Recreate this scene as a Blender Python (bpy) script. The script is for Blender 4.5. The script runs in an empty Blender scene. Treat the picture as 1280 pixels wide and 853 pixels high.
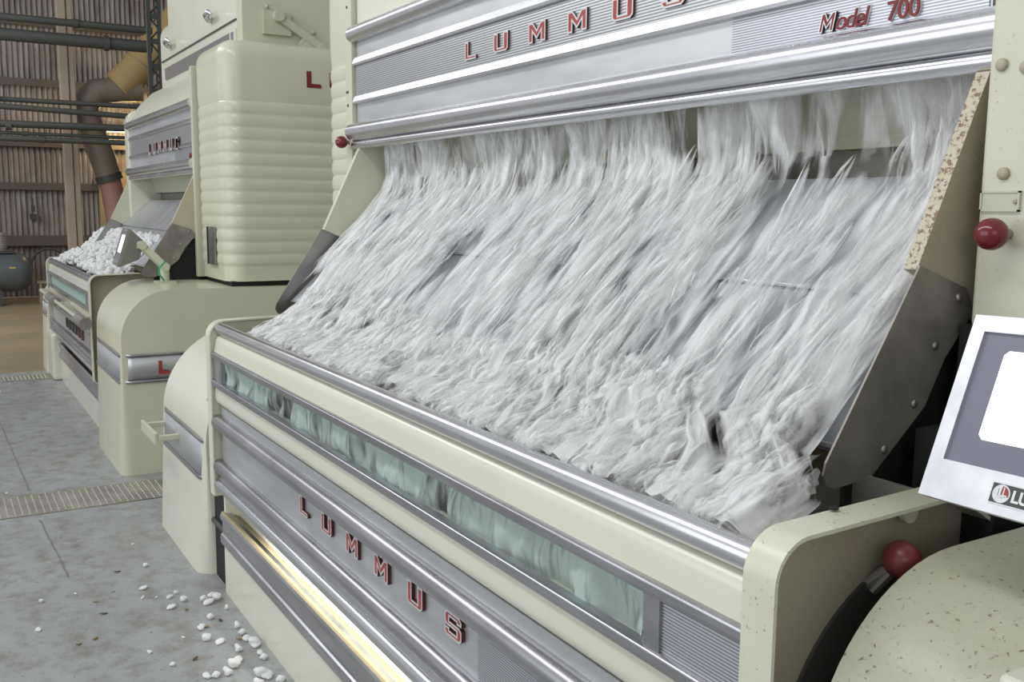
import bpy, bmesh, math, random
import numpy as np
from mathutils import Vector, Matrix, Euler
random.seed(7); RNG = np.random.default_rng(11)
sc = bpy.context.scene
COL = sc.collection
PI = math.pi

# ------------------------------------------------------------------ camera
yaw, pit, rol = -1.0283, 0.13725, -0.0092837
fw = Vector((math.sin(yaw)*math.cos(pit), math.cos(yaw)*math.cos(pit), -math.sin(pit)))
rt = Vector((math.cos(yaw), -math.sin(yaw), 0)); dn = fw.cross(rt)
c_, s_ = math.cos(rol), math.sin(rol)
r2 = c_*rt + s_*dn; d2 = -s_*rt + c_*dn
cam = bpy.data.cameras.new('camera'); camo = bpy.data.objects.new('camera', cam); COL.objects.link(camo)
M = Matrix((( r2.x, -d2.x, -fw.x), (r2.y, -d2.y, -fw.y), (r2.z, -d2.z, -fw.z))).to_4x4()
M.translation = Vector((0, 0, 1.6)); camo.matrix_world = M
cam.sensor_width = 36; cam.lens = 1208/1280*36; cam.clip_end = 100; cam.clip_start = 0.05
sc.camera = camo

# ------------------------------------------------------------------ world, lights, exposure
sc.view_settings.view_transform = 'Standard'; sc.view_settings.look = 'None'
sc.view_settings.gamma = 1; sc.view_settings.use_curve_mapping = False
sc.view_settings.exposure = 0.0
sc.cycles.transparent_max_bounces = 32
W = bpy.data.worlds.new('world'); sc.world = W; W.use_nodes = True
W.node_tree.nodes['Background'].inputs[0].default_value = (0.93, 0.965, 1.0, 1)
W.node_tree.nodes['Background'].inputs[1].default_value = 0.50
def area(name, loc, target, sx, sy, power, color=(1, 1, 1)):
    l = bpy.data.lights.new(name, 'AREA'); l.shape = 'RECTANGLE'; l.size = sx; l.size_y = sy
    l.energy = power; l.color = color
    o = bpy.data.objects.new(name, l); COL.objects.link(o); o.location = loc
    o.rotation_euler = (Vector(target)-Vector(loc)).to_track_quat('-Z', 'Y').to_euler()
    return o
area('overhead_softbox', (-2.5, -1.2, 4.6), (-2.5, 1.2, 1.0), 6.0, 0.5, 95, (0.97, 0.99, 1.0))  # added overhead softbox: lights the front and gives the chrome its highlights
area('overhead_softbox', (-9.0, -1.5, 5.0), (-8.5, 1.0, 1.0), 5.0, 1.0, 100, (0.97, 0.99, 1.0))  # second added softbox, over the far gin
area('doorway_daylight', (-3.5, -5.0, 2.2), (-3.0, 1.0, 1.2), 7.0, 3.2, 130, (0.93, 0.97, 1.0))
area('doorway_daylight', (3.5, -2.0, 2.8), (-2.5, 1.2, 1.2), 3.0, 2.0, 22, (0.97, 0.98, 1.0))

area('wall_fill_light', (-13.0, -2.5, 4.0), (-18.0, 2.0, 2.2), 3.0, 3.0, 230, (0.98, 0.98, 1.0))  # added fill lamp that brightens the far wall like side daylight

# ------------------------------------------------------------------ node materials
def mat(name):
    m = bpy.data.materials.new(name); m.use_nodes = True
    nt = m.node_tree; p = nt.nodes['Principled BSDF']
    return m, nt, p
def N(nt, t, **kw):
    n = nt.nodes.new(t)
    for k, v in kw.items():
        if k.startswith('i_'):
            n.inputs[k[2:].replace('_', ' ')].default_value = v
        else: setattr(n, k, v)
    return n
def ramp(nt, fac, stops):
    r = nt.nodes.new('ShaderNodeValToRGB'); e = r.color_ramp.elements
    e[0].position, e[0].color = stops[0][0], stops[0][1]
    e[1].position, e[1].color = stops[-1][0], stops[-1][1]
    for s in stops[1:-1]:
        x = e.new(s[0]); x.color = s[1]
    nt.links.new(fac, r.inputs[0]); return r.outputs[0]
def g(v): return (v, v, v, 1)
def noise(nt, scale, detail=4, stretch=(1, 1, 1), rough=0.5, coord='Object'):
    tc = N(nt, 'ShaderNodeTexCoord'); mp = N(nt, 'ShaderNodeMapping')
    mp.inputs['Scale'].default_value = stretch
    nt.links.new(tc.outputs[coord], mp.inputs[0])
    n = N(nt, 'ShaderNodeTexNoise'); n.inputs['Scale'].default_value = scale
    n.inputs['Detail'].default_value = detail; n.inputs['Roughness'].default_value = rough
    nt.links.new(mp.outputs[0], n.inputs['Vector']); return n.outputs['Fac'], mp
def mixc(nt, fac, a, b, blend='MIX'):
    m = N(nt, 'ShaderNodeMix', data_type='RGBA', blend_type=blend)
    if isinstance(fac, (int, float)): m.inputs[0].default_value = fac
    else: nt.links.new(fac, m.inputs[0])
    for i, v in ((6, a), (7, b)):
        if isinstance(v, tuple): m.inputs[i].default_value = v
        else: nt.links.new(v, m.inputs[i])
    return m.outputs[2]
def bump(nt, p, h, strength=0.2, dist=0.01):
    b = N(nt, 'ShaderNodeBump'); b.inputs['Strength'].default_value = strength; b.inputs['Distance'].default_value = dist
    nt.links.new(h, b.inputs['Height']); nt.links.new(b.outputs[0], p.inputs['Normal'])

def paint(name, col, rough=0.3, speck=0.0, dirt=0.25, orange=0.1, dcol=(0.12, 0.09, 0.05, 1)):
    m, nt, p = mat(name)
    n1, _ = noise(nt, 3.0, 6, rough=0.6)
    base = mixc(nt, ramp(nt, n1, [(0.35, g(0)), (0.75, g(dirt))]), col+(1,), tuple(c*0.72 for c in (col[0], col[1]*0.98, col[2]*0.85))+(1,))
    if speck > 0:
        n2, _ = noise(nt, 110, 6, rough=0.7)
        lo = 0.72-0.16*speck
        base = mixc(nt, ramp(nt, n2, [(lo, g(0)), (lo+0.05, g(0.85))]), base, dcol)
    nt.links.new(base, p.inputs['Base Color'])
    p.inputs['Roughness'].default_value = rough
    n3, _ = noise(nt, 60, 2); bump(nt, p, n3, orange, 0.003)
    return m
def metal(name, col, rough, aniso=None, streak=0.15, metallic=1.0, scale=6):
    m, nt, p = mat(name)
    n1, _ = noise(nt, scale, 6, stretch=(0.35, 1, 2.0) if aniso is None else aniso, rough=0.65)
    c = mixc(nt, ramp(nt, n1, [(0.3, g(0)), (0.75, g(1))]), tuple(x*(1-streak) for x in col)+(1,), tuple(min(1, x*(1+streak)) for x in col)+(1,))
    nt.links.new(c, p.inputs['Base Color']); p.inputs['Metallic'].default_value = metallic
    r = N(nt, 'ShaderNodeMapRange'); r.inputs[3].default_value = rough*0.75; r.inputs[4].default_value = rough*1.35
    nt.links.new(n1, r.inputs[0]); nt.links.new(r.outputs[0], p.inputs['Roughness'])
    return m
def ribbed(name, col, rough=0.35, freq=260, axis='Z'):
    m, nt, p = mat(name)
    tc = N(nt, 'ShaderNodeTexCoord'); w = N(nt, 'ShaderNodeTexWave', bands_direction=axis)
    w.inputs['Scale'].default_value = freq/(2*PI)*1.0
    nt.links.new(tc.outputs['Object'], w.inputs['Vector'])
    nt.links.new(ramp(nt, w.outputs['Fac'], [(0.15, tuple(x*0.45 for x in col)+(1,)), (0.6, col+(1,))]), p.inputs['Base Color'])
    p.inputs['Metallic'].default_value = 0.9; p.inputs['Roughness'].default_value = rough
    bump(nt, p, w.outputs['Fac'], 0.25, 0.001)
    return m
def flat(name, col, rough=0.6, metallic=0.0, emit=None, es=1.0):
    m, nt, p = mat(name)
    n1, _ = noise(nt, 14, 4)
    nt.links.new(mixc(nt, ramp(nt, n1, [(0.3, g(0)), (0.8, g(0.5))]), col+(1,), tuple(c*0.75 for c in col)+(1,)), p.inputs['Base Color'])
    p.inputs['Roughness'].default_value = rough; p.inputs['Metallic'].default_value = metallic
    if emit: p.inputs['Emission Color'].default_value = emit+(1,); p.inputs['Emission Strength'].default_value = es
    return m

CREAM = paint('cream_enamel', (0.69, 0.68, 0.56), 0.22, 0.15, 0.2, 0.04)
CREAMD = paint('cream_enamel_speckled', (0.66, 0.655, 0.52), 0.3, 0.62, 0.6, 0.12)
CREAMG = paint('green_cream_enamel', (0.55, 0.56, 0.42), 0.35, 0.2, 0.35, 0.1)
CREAMT = paint('tan_worn_enamel', (0.46, 0.41, 0.30), 0.5, 0.5, 0.7, 0.15)
CREAMR = paint('rusted_cream_edge', (0.62, 0.56, 0.44), 0.6, 1.25, 0.8, 0.5, (0.16, 0.07, 0.04, 1))
CHROME = metal('polished_chrome', (0.70, 0.70, 0.72), 0.24, streak=0.12)
CHROMED = metal('dull_chrome', (0.47, 0.465, 0.49), 0.28, streak=0.25)
ALU = metal('brushed_aluminium', (0.62, 0.625, 0.64), 0.42, streak=0.1, metallic=0.85)
RIB = ribbed('ribbed_aluminium', (0.68, 0.68, 0.69))
RIBF = ribbed('fine_ribbed_aluminium', (0.66, 0.66, 0.72), 0.35, 360)
STEEL = metal('grey_sheet_steel', (0.36, 0.35, 0.33), 0.38, aniso=(1, 1, 1), streak=0.22, metallic=0.9, scale=4)
STEELD = metal('dark_sheet_steel', (0.30, 0.28, 0.245), 0.5, aniso=(1, 1, 1), streak=0.3, metallic=0.6, scale=9)
SLIDE = metal('slide_sheet_steel', (0.58, 0.59, 0.62), 0.33, aniso=(3, 0.5, 0.5), streak=0.2, metallic=0.85, scale=4)
BLACK = flat('gap_shade_black', (0.012, 0.012, 0.012), 0.8)  # black colour standing in for shade inside gaps, slots and holes
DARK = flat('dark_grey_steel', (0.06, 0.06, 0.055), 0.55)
DIRT = flat('brown_oily_dirt', (0.10, 0.075, 0.04), 0.7)
RED = flat('red_letter_enamel', (0.36, 0.045, 0.035), 0.4)
REDP = flat('dark_red_paint', (0.20, 0.015, 0.015), 0.5)
REDS = flat('letter_side_enamel', (0.07, 0.012, 0.012), 0.5)
KNOB = paint('maroon_knob_plastic', (0.17, 0.018, 0.022), 0.15, 0.1, 0.3, 0.02, (0.45, 0.35, 0.3, 1))
KNOBW = paint('worn_maroon_knob', (0.19, 0.035, 0.035), 0.35, 0.35, 0.5, 0.05, (0.55, 0.45, 0.4, 1))
SILVER = flat('silver_letter_edge', (0.8, 0.8, 0.8), 0.3, 0.6)
YELLOW = paint('yellowed_cream_lining', (0.76, 0.75, 0.62), 0.5, 0.1, 0.5, 0.1)

TANL = paint('dusty_shaded_ledge', (0.36, 0.29, 0.17), 0.7, 0.5, 0.5, 0.1)  # tan and dusty, and toned down in colour so the ledge looks less lit
CREAMH = paint('speckled_hood_enamel', (0.50, 0.50, 0.38), 0.35, 0.75, 0.9, 0.15)
PALE = flat('pale_lit_window', (0.62, 0.64, 0.62), 0.6)  # pale tone puts the light in the far window glass into colour
def glass_mat():
    m, nt, p = mat('green_tinted_glass')
    nt.nodes.remove(p); out = nt.nodes['Material Output']
    t = N(nt, 'ShaderNodeBsdfTransparent'); t.inputs[0].default_value = (0.93, 0.985, 0.965, 1)
    gl = N(nt, 'ShaderNodeBsdfGlossy'); gl.inputs[1].default_value = 0.05
    mx = N(nt, 'ShaderNodeMixShader'); mx.inputs[0].default_value = 0.08
    nt.links.new(t.outputs[0], mx.inputs[1]); nt.links.new(gl.outputs[0], mx.inputs[2])
    nt.links.new(mx.outputs[0], out.inputs[0]); return m
GLASS = glass_mat()

def cotton_mat(name, wisp=True, thr=0.42, soft=0.2, su=60, sv=7, seed=0.0, col=(0.89, 0.89, 0.885, 1)):
    m, nt, p = mat(name)
    out = nt.nodes['Material Output']
    p.inputs['Base Color'].default_value = col; p.inputs['Roughness'].default_value = 1.0
    p.inputs['Specular IOR Level'].default_value = 0.05
    tr = N(nt, 'ShaderNodeBsdfTranslucent'); tr.inputs[0].default_value = col
    mx = N(nt, 'ShaderNodeMixShader'); mx.inputs[0].default_value = 0.3
    nt.links.new(p.outputs[0], mx.inputs[1]); nt.links.new(tr.outputs[0], mx.inputs[2])
    tc = N(nt, 'ShaderNodeTexCoord'); mp = N(nt, 'ShaderNodeMapping')
    mp.inputs['Scale'].default_value = (su, sv, 1); mp.inputs['Location'].default_value = (seed, seed*1.7, 0)
    nt.links.new(tc.outputs['UV' if wisp else 'Object'], mp.inputs[0])
    n = N(nt, 'ShaderNodeTexNoise'); n.inputs['Scale'].default_value = 1.0; n.inputs['Detail'].default_value = 3
    nt.links.new(mp.outputs[0], n.inputs['Vector'])
    bump(nt, p, n.outputs['Fac'], 0.12, 0.008)
    if wisp:
        a = ramp(nt, n.outputs['Fac'], [(thr, g(0)), (thr+soft, g(1))])
        at = N(nt, 'ShaderNodeAttribute', attribute_name='coverage')
        mul = N(nt, 'ShaderNodeMath', operation='MULTIPLY', use_clamp=True)
        add = N(nt, 'ShaderNodeMath', operation='ADD', use_clamp=True)
        sub = N(nt, 'ShaderNodeMath', operation='SUBTRACT'); sub.inputs[1].default_value = 0.5
        nt.links.new(at.outputs['Fac'], sub.inputs[0])
        mult2 = N(nt, 'ShaderNodeMath', operation='MULTIPLY'); mult2.inputs[1].default_value = 1.2
        nt.links.new(sub.outputs[0], mult2.inputs[0])
        nt.links.new(a, add.inputs[0]); nt.links.new(mult2.outputs[0], add.inputs[1])
        edge = ramp(nt, at.outputs['Fac'], [(0.12, g(0)), (0.34, g(1))])
        nt.links.new(add.outputs[0], mul.inputs[0]); nt.links.new(edge, mul.inputs[1])
        tp = N(nt, 'ShaderNodeBsdfTransparent'); m2 = N(nt, 'ShaderNodeMixShader')
        nt.links.new(mul.outputs[0], m2.inputs[0]); nt.links.new(tp.outputs[0], m2.inputs[1]); nt.links.new(mx.outputs[0], m2.inputs[2])
        nt.links.new(m2.outputs[0], out.inputs[0])
    else: nt.links.new(mx.outputs[0], out.inputs[0])
    return m
COT = [cotton_mat('cotton_wisps_%d' % i, True, t, 0.22, u, v, 3.1*i) for i, (t, u, v) in enumerate(((0.34, 26, 4.0), (0.40, 30, 3.8), (0.45, 36, 4.2), (0.49, 46, 4.6)))]
COTS = cotton_mat('cotton_fluff', False, su=60, sv=60)

# ------------------------------------------------------------------ geometry helpers
def link(o, parent=None):
    COL.objects.link(o)
    if parent: o.parent = parent
    return o
def mesh_obj(name, bm, mats, parent=None, smooth=None, bev=0, seg=2):
    bmesh.ops.recalc_face_normals(bm, faces=bm.faces)
    me = bpy.data.meshes.new(name); bm.to_mesh(me); bm.free()
    for m in (mats if isinstance(mats, (list, tuple)) else [mats]): me.materials.append(m)
    o = link(bpy.data.objects.new(name, me), parent)
    if bev:
        b = o.modifiers.new('bevel', 'BEVEL'); b.width = bev; b.segments = seg; b.limit_method = 'ANGLE'; b.angle_limit = math.radians(40)
    if smooth is not None:
        try: me.shade_smooth(); me.set_sharp_from_angle(angle=math.radians(smooth))
        except Exception: pass
    return o
def box(bm, x0, x1, y0, y1, z0, z1, mi=0):
    vs = [bm.verts.new((x, y, z)) for x in (x0, x1) for y in (y0, y1) for z in (z0, z1)]
    for f in ((0, 1, 3, 2), (4, 6, 7, 5), (0, 4, 5, 1), (2, 3, 7, 6), (0, 2, 6, 4), (1, 5, 7, 3)):
        bm.faces.new([vs[i] for i in f]).material_index = mi
def prism(bm, prof, x0, x1, mi=0, axis='x'):
    """closed (a,b) outline swept from x0 to x1 along an axis"""
    def P(t, a, b): return {'x': (t, a, b), 'y': (a, t, b), 'z': (a, b, t)}[axis]
    A = [bm.verts.new(P(x0, *p)) for p in prof]; B = [bm.verts.new(P(x1, *p)) for p in prof]
    n = len(prof)
    for i in range(n): bm.faces.new((A[i], A[(i+1) % n], B[(i+1) % n], B[i])).material_index = mi
    bm.faces.new(A[::-1]).material_index = mi; bm.faces.new(B).material_index = mi
def tube(bm, p0, p1, r, n=20, mi=0, r1=None, cap=True):
    p0, p1 = Vector(p0), Vector(p1); d = (p1-p0).normalized()
    u = d.orthogonal().normalized(); v = d.cross(u); r1 = r if r1 is None else r1
    A = [bm.verts.new(p0+(u*math.cos(t)+v*math.sin(t))*r) for t in (2*PI*i/n for i in range(n))]
    B = [bm.verts.new(p1+(u*math.cos(t)+v*math.sin(t))*r1) for t in (2*PI*i/n for i in range(n))]
    for i in range(n): bm.faces.new((A[i], A[(i+1) % n], B[(i+1) % n], B[i])).material_index = mi
    if cap: bm.faces.new(A[::-1]).material_index = mi; bm.faces.new(B).material_index = mi
def path_tube(bm, pts, r, n=14, mi=0):
    pts = [Vector(p) for p in pts]; rings = []
    u = None
    for i, p in enumerate(pts):
        d = (pts[min(i+1, len(pts)-1)]-pts[max(i-1, 0)]).normalized()
        u = (d.orthogonal() if u is None else (u-d*u.dot(d))).normalized(); v = d.cross(u)
        rr = r[i] if isinstance(r, (list, tuple)) else r
        rings.append([bm.verts.new(p+(u*math.cos(t)+v*math.sin(t))*rr) for t in (2*PI*k/n for k in range(n))])
    for A, B in zip(rings, rings[1:]):
        for k in range(n): bm.faces.new((A[k], A[(k+1) % n], B[(k+1) % n], B[k])).material_index = mi
    bm.faces.new(rings[0][::-1]).material_index = mi; bm.faces.new(rings[-1]).material_index = mi
def ball(bm, c, r, mi=0, seg=24, sc3=(1, 1, 1)):
    res = bmesh.ops.create_uvsphere(bm, u_segments=seg, v_segments=seg//2, radius=r)
    for v in res['verts']: v.co = Vector((v.co.x*sc3[0], v.co.y*sc3[1], v.co.z*sc3[2]))+Vector(c)
    for f in {f for v in res['verts'] for f in v.link_faces}: f.material_index = mi
def arc(cy, cz, r, a0, a1, n=8):
    return [(cy+r*math.cos(math.radians(a0+(a1-a0)*i/n)), cz+r*math.sin(math.radians(a0+(a1-a0)*i/n))) for i in range(n+1)]
def tag(o, label=None, cat=None, group=None, kind=None):
    if label: o['label'] = label
    if cat: o['category'] = cat
    if group: o['group'] = group
    if kind: o['kind'] = kind
    return o
def empty(name, loc, label, cat, group=None):
    o = bpy.data.objects.new(name, None); COL.objects.link(o); o.location = loc; o.empty_display_size = 0.1
    return tag(o, label, cat, group)
def adopt(root):
    """children were modelled in world space: keep them there under the root"""
    for ch in root.children: ch.matrix_parent_inverse = Matrix.Translation(root.location).inverted()

# ---- block letters as outlines in a 1 x 1 cell
LET = {
 'L': [(0.1, 1), (0.36, 1), (0.36, 0.24), (0.86, 0.24), (0.92, 0.18), (0.92, 0.0), (0.1, 0)],
 'U': [(0.02, 1), (0.3, 1), (0.3, 0.24), (0.68, 0.24), (0.68, 1), (0.98, 1), (0.98, 0.14), (0.86, 0), (0.14, 0), (0.02, 0.14)],
 'M': [(0.0, 1), (0.26, 1), (0.5, 0.62), (0.74, 1), (1.0, 1), (1.0, 0), (0.74, 0), (0.74, 0.5), (0.5, 0.16), (0.26, 0.5), (0.26, 0), (0, 0)],
 'S': [(0.04, 0.86), (0.16, 1), (0.84, 1), (0.96, 0.86), (0.96, 0.68), (0.7, 0.68), (0.7, 0.77), (0.3, 0.77), (0.3, 0.61), (0.84, 0.61), (0.96, 0.5),
       (0.96, 0.14), (0.84, 0), (0.16, 0), (0.04, 0.14), (0.04, 0.34), (0.3, 0.34), (0.3, 0.23), (0.7, 0.23), (0.7, 0.4), (0.16, 0.4), (0.04, 0.52)]}
def letter(ch, org, ux, uz, nrm, w, h, depth, parent, rim=0.008, mats=None, name='letter'):
    """raised block letter: silver body with a red inset face"""
    bm = bmesh.new(); org, ux, uz, nrm = Vector(org), Vector(ux), Vector(uz), Vector(nrm)
    base = [bm.verts.new(org+ux*(a*w)+uz*(b*h)) for a, b in LET[ch]]
    f = bm.faces.new(base)
    ex = bmesh.ops.extrude_face_region(bm, geom=[f])
    top = [e for e in ex['geom'] if isinstance(e, bmesh.types.BMFace)][0]
    for v in top.verts: v.co += nrm*depth
    for ff in bm.faces: ff.material_index = 2
    bm.normal_update()
    if rim > 0:
        bmesh.ops.inset_region(bm, faces=[top], thickness=rim, use_even_offset=True)
        for ff in bm.faces:
            if ff is not top and all((v.co-org).dot(nrm) > depth*0.9 for v in ff.verts): ff.material_index = 1
    top.material_index = 0
    return mesh_obj(name, bm, mats or [RED, SILVER, REDS], parent)
def text_mesh(name, body, org, ux, uz, nrm, size, matl, parent, shear=0.0, offset=0.0, extrude=0.003, width=None):
    cu = bpy.data.curves.new('t', 'FONT'); cu.body = body; cu.size = size; cu.offset = offset; cu.extrude = extrude
    if width: cu.space_character = width
    t = bpy.data.objects.new('t', cu); COL.objects.link(t)
    me = bpy.data.meshes.new_from_object(t); COL.objects.unlink(t); bpy.data.objects.remove(t)
    ux, uz, nrm = Vector(ux), Vector(uz), Vector(nrm)
    for v in me.vertices: v.co = Vector(org)+ux*(v.co.x+shear*v.co.y*1.6)+uz*v.co.y+nrm*v.co.z
    me.materials.clear(); me.materials.append(matl)
    return link(bpy.data.objects.new(name, me), parent)
X, Y, Z = Vector((1, 0, 0)), Vector((0, 1, 0)), Vector((0, 0, 1))

# ------------------------------------------------------------------ room
def floor_mat():
    m, nt, p = mat('painted_concrete')
    a, _ = noise(nt, 2.2, 8, rough=0.65); b, _ = noise(nt, 9, 8, rough=0.7); c, _ = noise(nt, 34, 5, rough=0.7)
    base = mixc(nt, ramp(nt, a, [(0.35, g(0)), (0.7, g(1))]), (0.35, 0.365, 0.375, 1), (0.285, 0.29, 0.285, 1))
    base = mixc(nt, ramp(nt, b, [(0.46, g(0)), (0.64, g(0.7))]), base, (0.19, 0.175, 0.14, 1))
    base = mixc(nt, ramp(nt, c, [(0.63, g(0)), (0.67, g(0.8))]), base, (0.09, 0.08, 0.06, 1))
    nt.links.new(base, p.inputs['Base Color']); p.inputs['Roughness'].default_value = 0.42
    bump(nt, p, b, 0.15, 0.01); return m
def floor2_mat():
    m, nt, p = mat('bare_brown_floor')
    a, _ = noise(nt, 1.4, 8, stretch=(1, 0.5, 1), rough=0.65); b, _ = noise(nt, 14, 6, stretch=(1, 0.2, 1), rough=0.7)
    base = mixc(nt, ramp(nt, a, [(0.35, g(0)), (0.7, g(1))]), (0.40, 0.31, 0.18, 1), (0.26, 0.21, 0.14, 1))
    base = mixc(nt, ramp(nt, b, [(0.5, g(0)), (0.75, g(0.6))]), base, (0.11, 0.09, 0.065, 1))
    nt.links.new(base, p.inputs['Base Color']); p.inputs['Roughness'].default_value = 0.35
    return m
bm = bmesh.new(); box(bm, -10.2, 6, -6, 8, -0.2, 0)
tag(mesh_obj('floor', bm, floor_mat()), kind='structure')
bm = bmesh.new(); box(bm, -19.0, -10.2, -6, 8, -0.2, -0.003)
tag(mesh_obj('floor', bm, floor2_mat()), kind='structure')
# painted seams between the floor slabs
def seam(p0, p1, w):
    bm = bmesh.new(); a, b = Vector(p0), Vector(p1); d = (b-a).normalized().cross(Z)*w/2
    prev = None
    for i in range(25):
        t = i/24; c = a.lerp(b, t)+d*random.uniform(-0.6, 0.6); k = random.uniform(0.5, 1.2)
        q = [bm.verts.new(c-d*k), bm.verts.new(c+d*k)]
        if prev: bm.faces.new((prev[0], q[0], q[1], prev[1]))
        prev = q
    return mesh_obj('trim_1', bm, flat('floor_seam_grime', (0.2, 0.19, 0.17), 0.8))
for a_, b_ in (((-9.6, 0.34, 0.002), (-5.9, 0.40, 0.002)), ((-5.3, 0.40, 0.002), (-4.4, 0.43, 0.002))):
    tag(seam(a_, b_, 0.009), kind='structure')

def corr_mat():
    m, nt, p = mat('old_corrugated_iron')
    a, _ = noise(nt, 1.1, 7, rough=0.7); b, _ = noise(nt, 3, 8, stretch=(1, 3, 0.25), rough=0.75)
    base = mixc(nt, ramp(nt, a, [(0.3, g(0)), (0.7, g(1))]), (0.46, 0.43, 0.40, 1), (0.27, 0.22, 0.18, 1))
    base = mixc(nt, ramp(nt, b, [(0.45, g(0)), (0.7, g(0.85))]), base, (0.085, 0.06, 0.045, 1))
    nt.links.new(base, p.inputs['Base Color']); p.inputs['Roughness'].default_value = 0.55; p.inputs['Metallic'].default_value = 0.25
    return m
CORR = corr_mat()
bm = bmesh.new(); pit_ = 0.082; prev = None; k = 0; yy = -1.0
while yy < 8.0:
    xx = -18.55+0.022*math.cos(2*PI*k/8)
    q = [bm.verts.new((xx, yy, 0)), bm.verts.new((xx, yy, 7.0))]
    if prev: bm.faces.new((prev[0], q[0], q[1], prev[1]))
    prev = q; k += 1; yy += pit_/8
tag(mesh_obj('wall_left', bm, CORR, smooth=60), kind='structure')
RUSTY = paint('rusty_iron', (0.12, 0.095, 0.075), 0.7, 0.5, 0.6, 0.3)
def girt(z, h=0.12):
    bm = bmesh.new(); box(bm, -18.52, -18.40, -1, 8, z-h/2, z+h/2)
    box(bm, -18.43, -18.40, -1, 8, z-h/2-0.03, z-h/2)
    return tag(mesh_obj('trim_2', bm, RUSTY), kind='structure')
for z in (0.98, 1.90, 2.62, 3.62, 4.6): girt(z, 0.09 if z != 0.98 else 0.14)
bm = bmesh.new(); box(bm, -18.9, 6, 7.9, 8.05, 0, 7.0); tag(mesh_obj('wall_back', bm, CORR), kind='structure')
bm = bmesh.new(); box(bm, -18.9, -14.0, -1, 8, 7.0, 7.1)
tag(mesh_obj('ceiling', bm, flat('dark_roof_iron', (0.10, 0.09, 0.08), 0.8)), kind='structure')

WOOD = paint('weathered_wood', (0.33, 0.27, 0.21), 0.8, 0.2, 0.7, 0.3)
PLANK = paint('tan_board', (0.42, 0.32, 0.17), 0.8, 0.3, 0.6, 0.3)
DKM = paint('dark_green_iron', (0.055, 0.06, 0.055), 0.5, 0.2, 0.5, 0.2)
# wooden post
def post():
    bm = bmesh.new(); box(bm, -16.07, -15.93, 1.81, 1.93, 0, 7.0)
    box(bm, -16.09, -15.95, 1.935, 2.02, 0, 7.0)
    o = mesh_obj('wooden_post', bm, WOOD, bev=0.01)
    return tag(o, 'tall weathered wooden post standing in front of the corrugated wall', 'post')
post()
# boards beside the post, against the wall
bd = bmesh.new()
for i in range(6): box(bd, -18.50, -18.33, 2.62+i*0.17, 2.78+i*0.17, 0.02, 2.1+0.02*(i % 3))
tag(mesh_obj('wall_boarding', bd, PLANK), 'tan upright boards fixed to the corrugated wall behind the brown pipe', 'boards')
# lattice column
def truss():
    r = empty('steel_column', (-12, 2.38, 0), 'dark lattice steel column left of the cream feeder box', 'column')
    for y in (2.32, 2.44):
        bm = bmesh.new(); box(bm, -12.03, -11.97, y-0.02, y+0.02, 0, 5.6); mesh_obj('column_leg', bm, DKM, r)
    bm = bmesh.new(); z = 0.1
    while z < 5.4:
        tube(bm, (-12, 2.32, z), (-12, 2.44, z+0.14), 0.012, 6); tube(bm, (-12, 2.44, z+0.14), (-12, 2.32, z+0.28), 0.012, 6)
        box(bm, -12.02, -11.98, 2.33, 2.43, z-0.03, z+0.03); z += 0.28
    mesh_obj('lacing', bm, DKM, r); adopt(r)
truss()
# overhead pipes along y
PIPES = [(4.07, 4.07, 0.05, 'thin dark upper pipe crossing above the wooden post', 2.95), (3.85, 3.85, 0.085, 'thick dark green pipe below the topmost pipe', 2.95),
 (3.0, 3.0, 0.035, 'thin grey green pipe, first of the middle bundle from above', 4.5), (2.89, 2.84, 0.04, 'grey pipe second from above in the middle bundle', 4.5),
 (2.67, 2.68, 0.05, 'dark thick pipe in the centre of the middle bundle', 4.5), (2.55, 2.55, 0.025, 'dark pipe just under the thick centre pipe', 4.5),
 (2.47, 2.47, 0.04, 'lowest pipe of the bundle left of the second machine', 4.5)]
for i, (za, zb, r, lab, ye) in enumerate(PIPES):
    bm = bmesh.new(); tube(bm, (-15-0.06*(i % 3), -4, za-(zb-za)*3), (-15-0.06*(i % 3), ye, zb+(zb-za)), r, 12)
    yj = -1.5
    while yj < ye: tube(bm, (-15-0.06*(i % 3), yj, za-(zb-za)*3), (-15-0.06*(i % 3), yj+0.07, za-(zb-za)*3), r*1.25, 12); yj += 1.7+0.2*i
    tag(mesh_obj('overhead_pipe', bm, DKM, smooth=40), lab, 'pipe', 'pipes crossing the hall')
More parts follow.
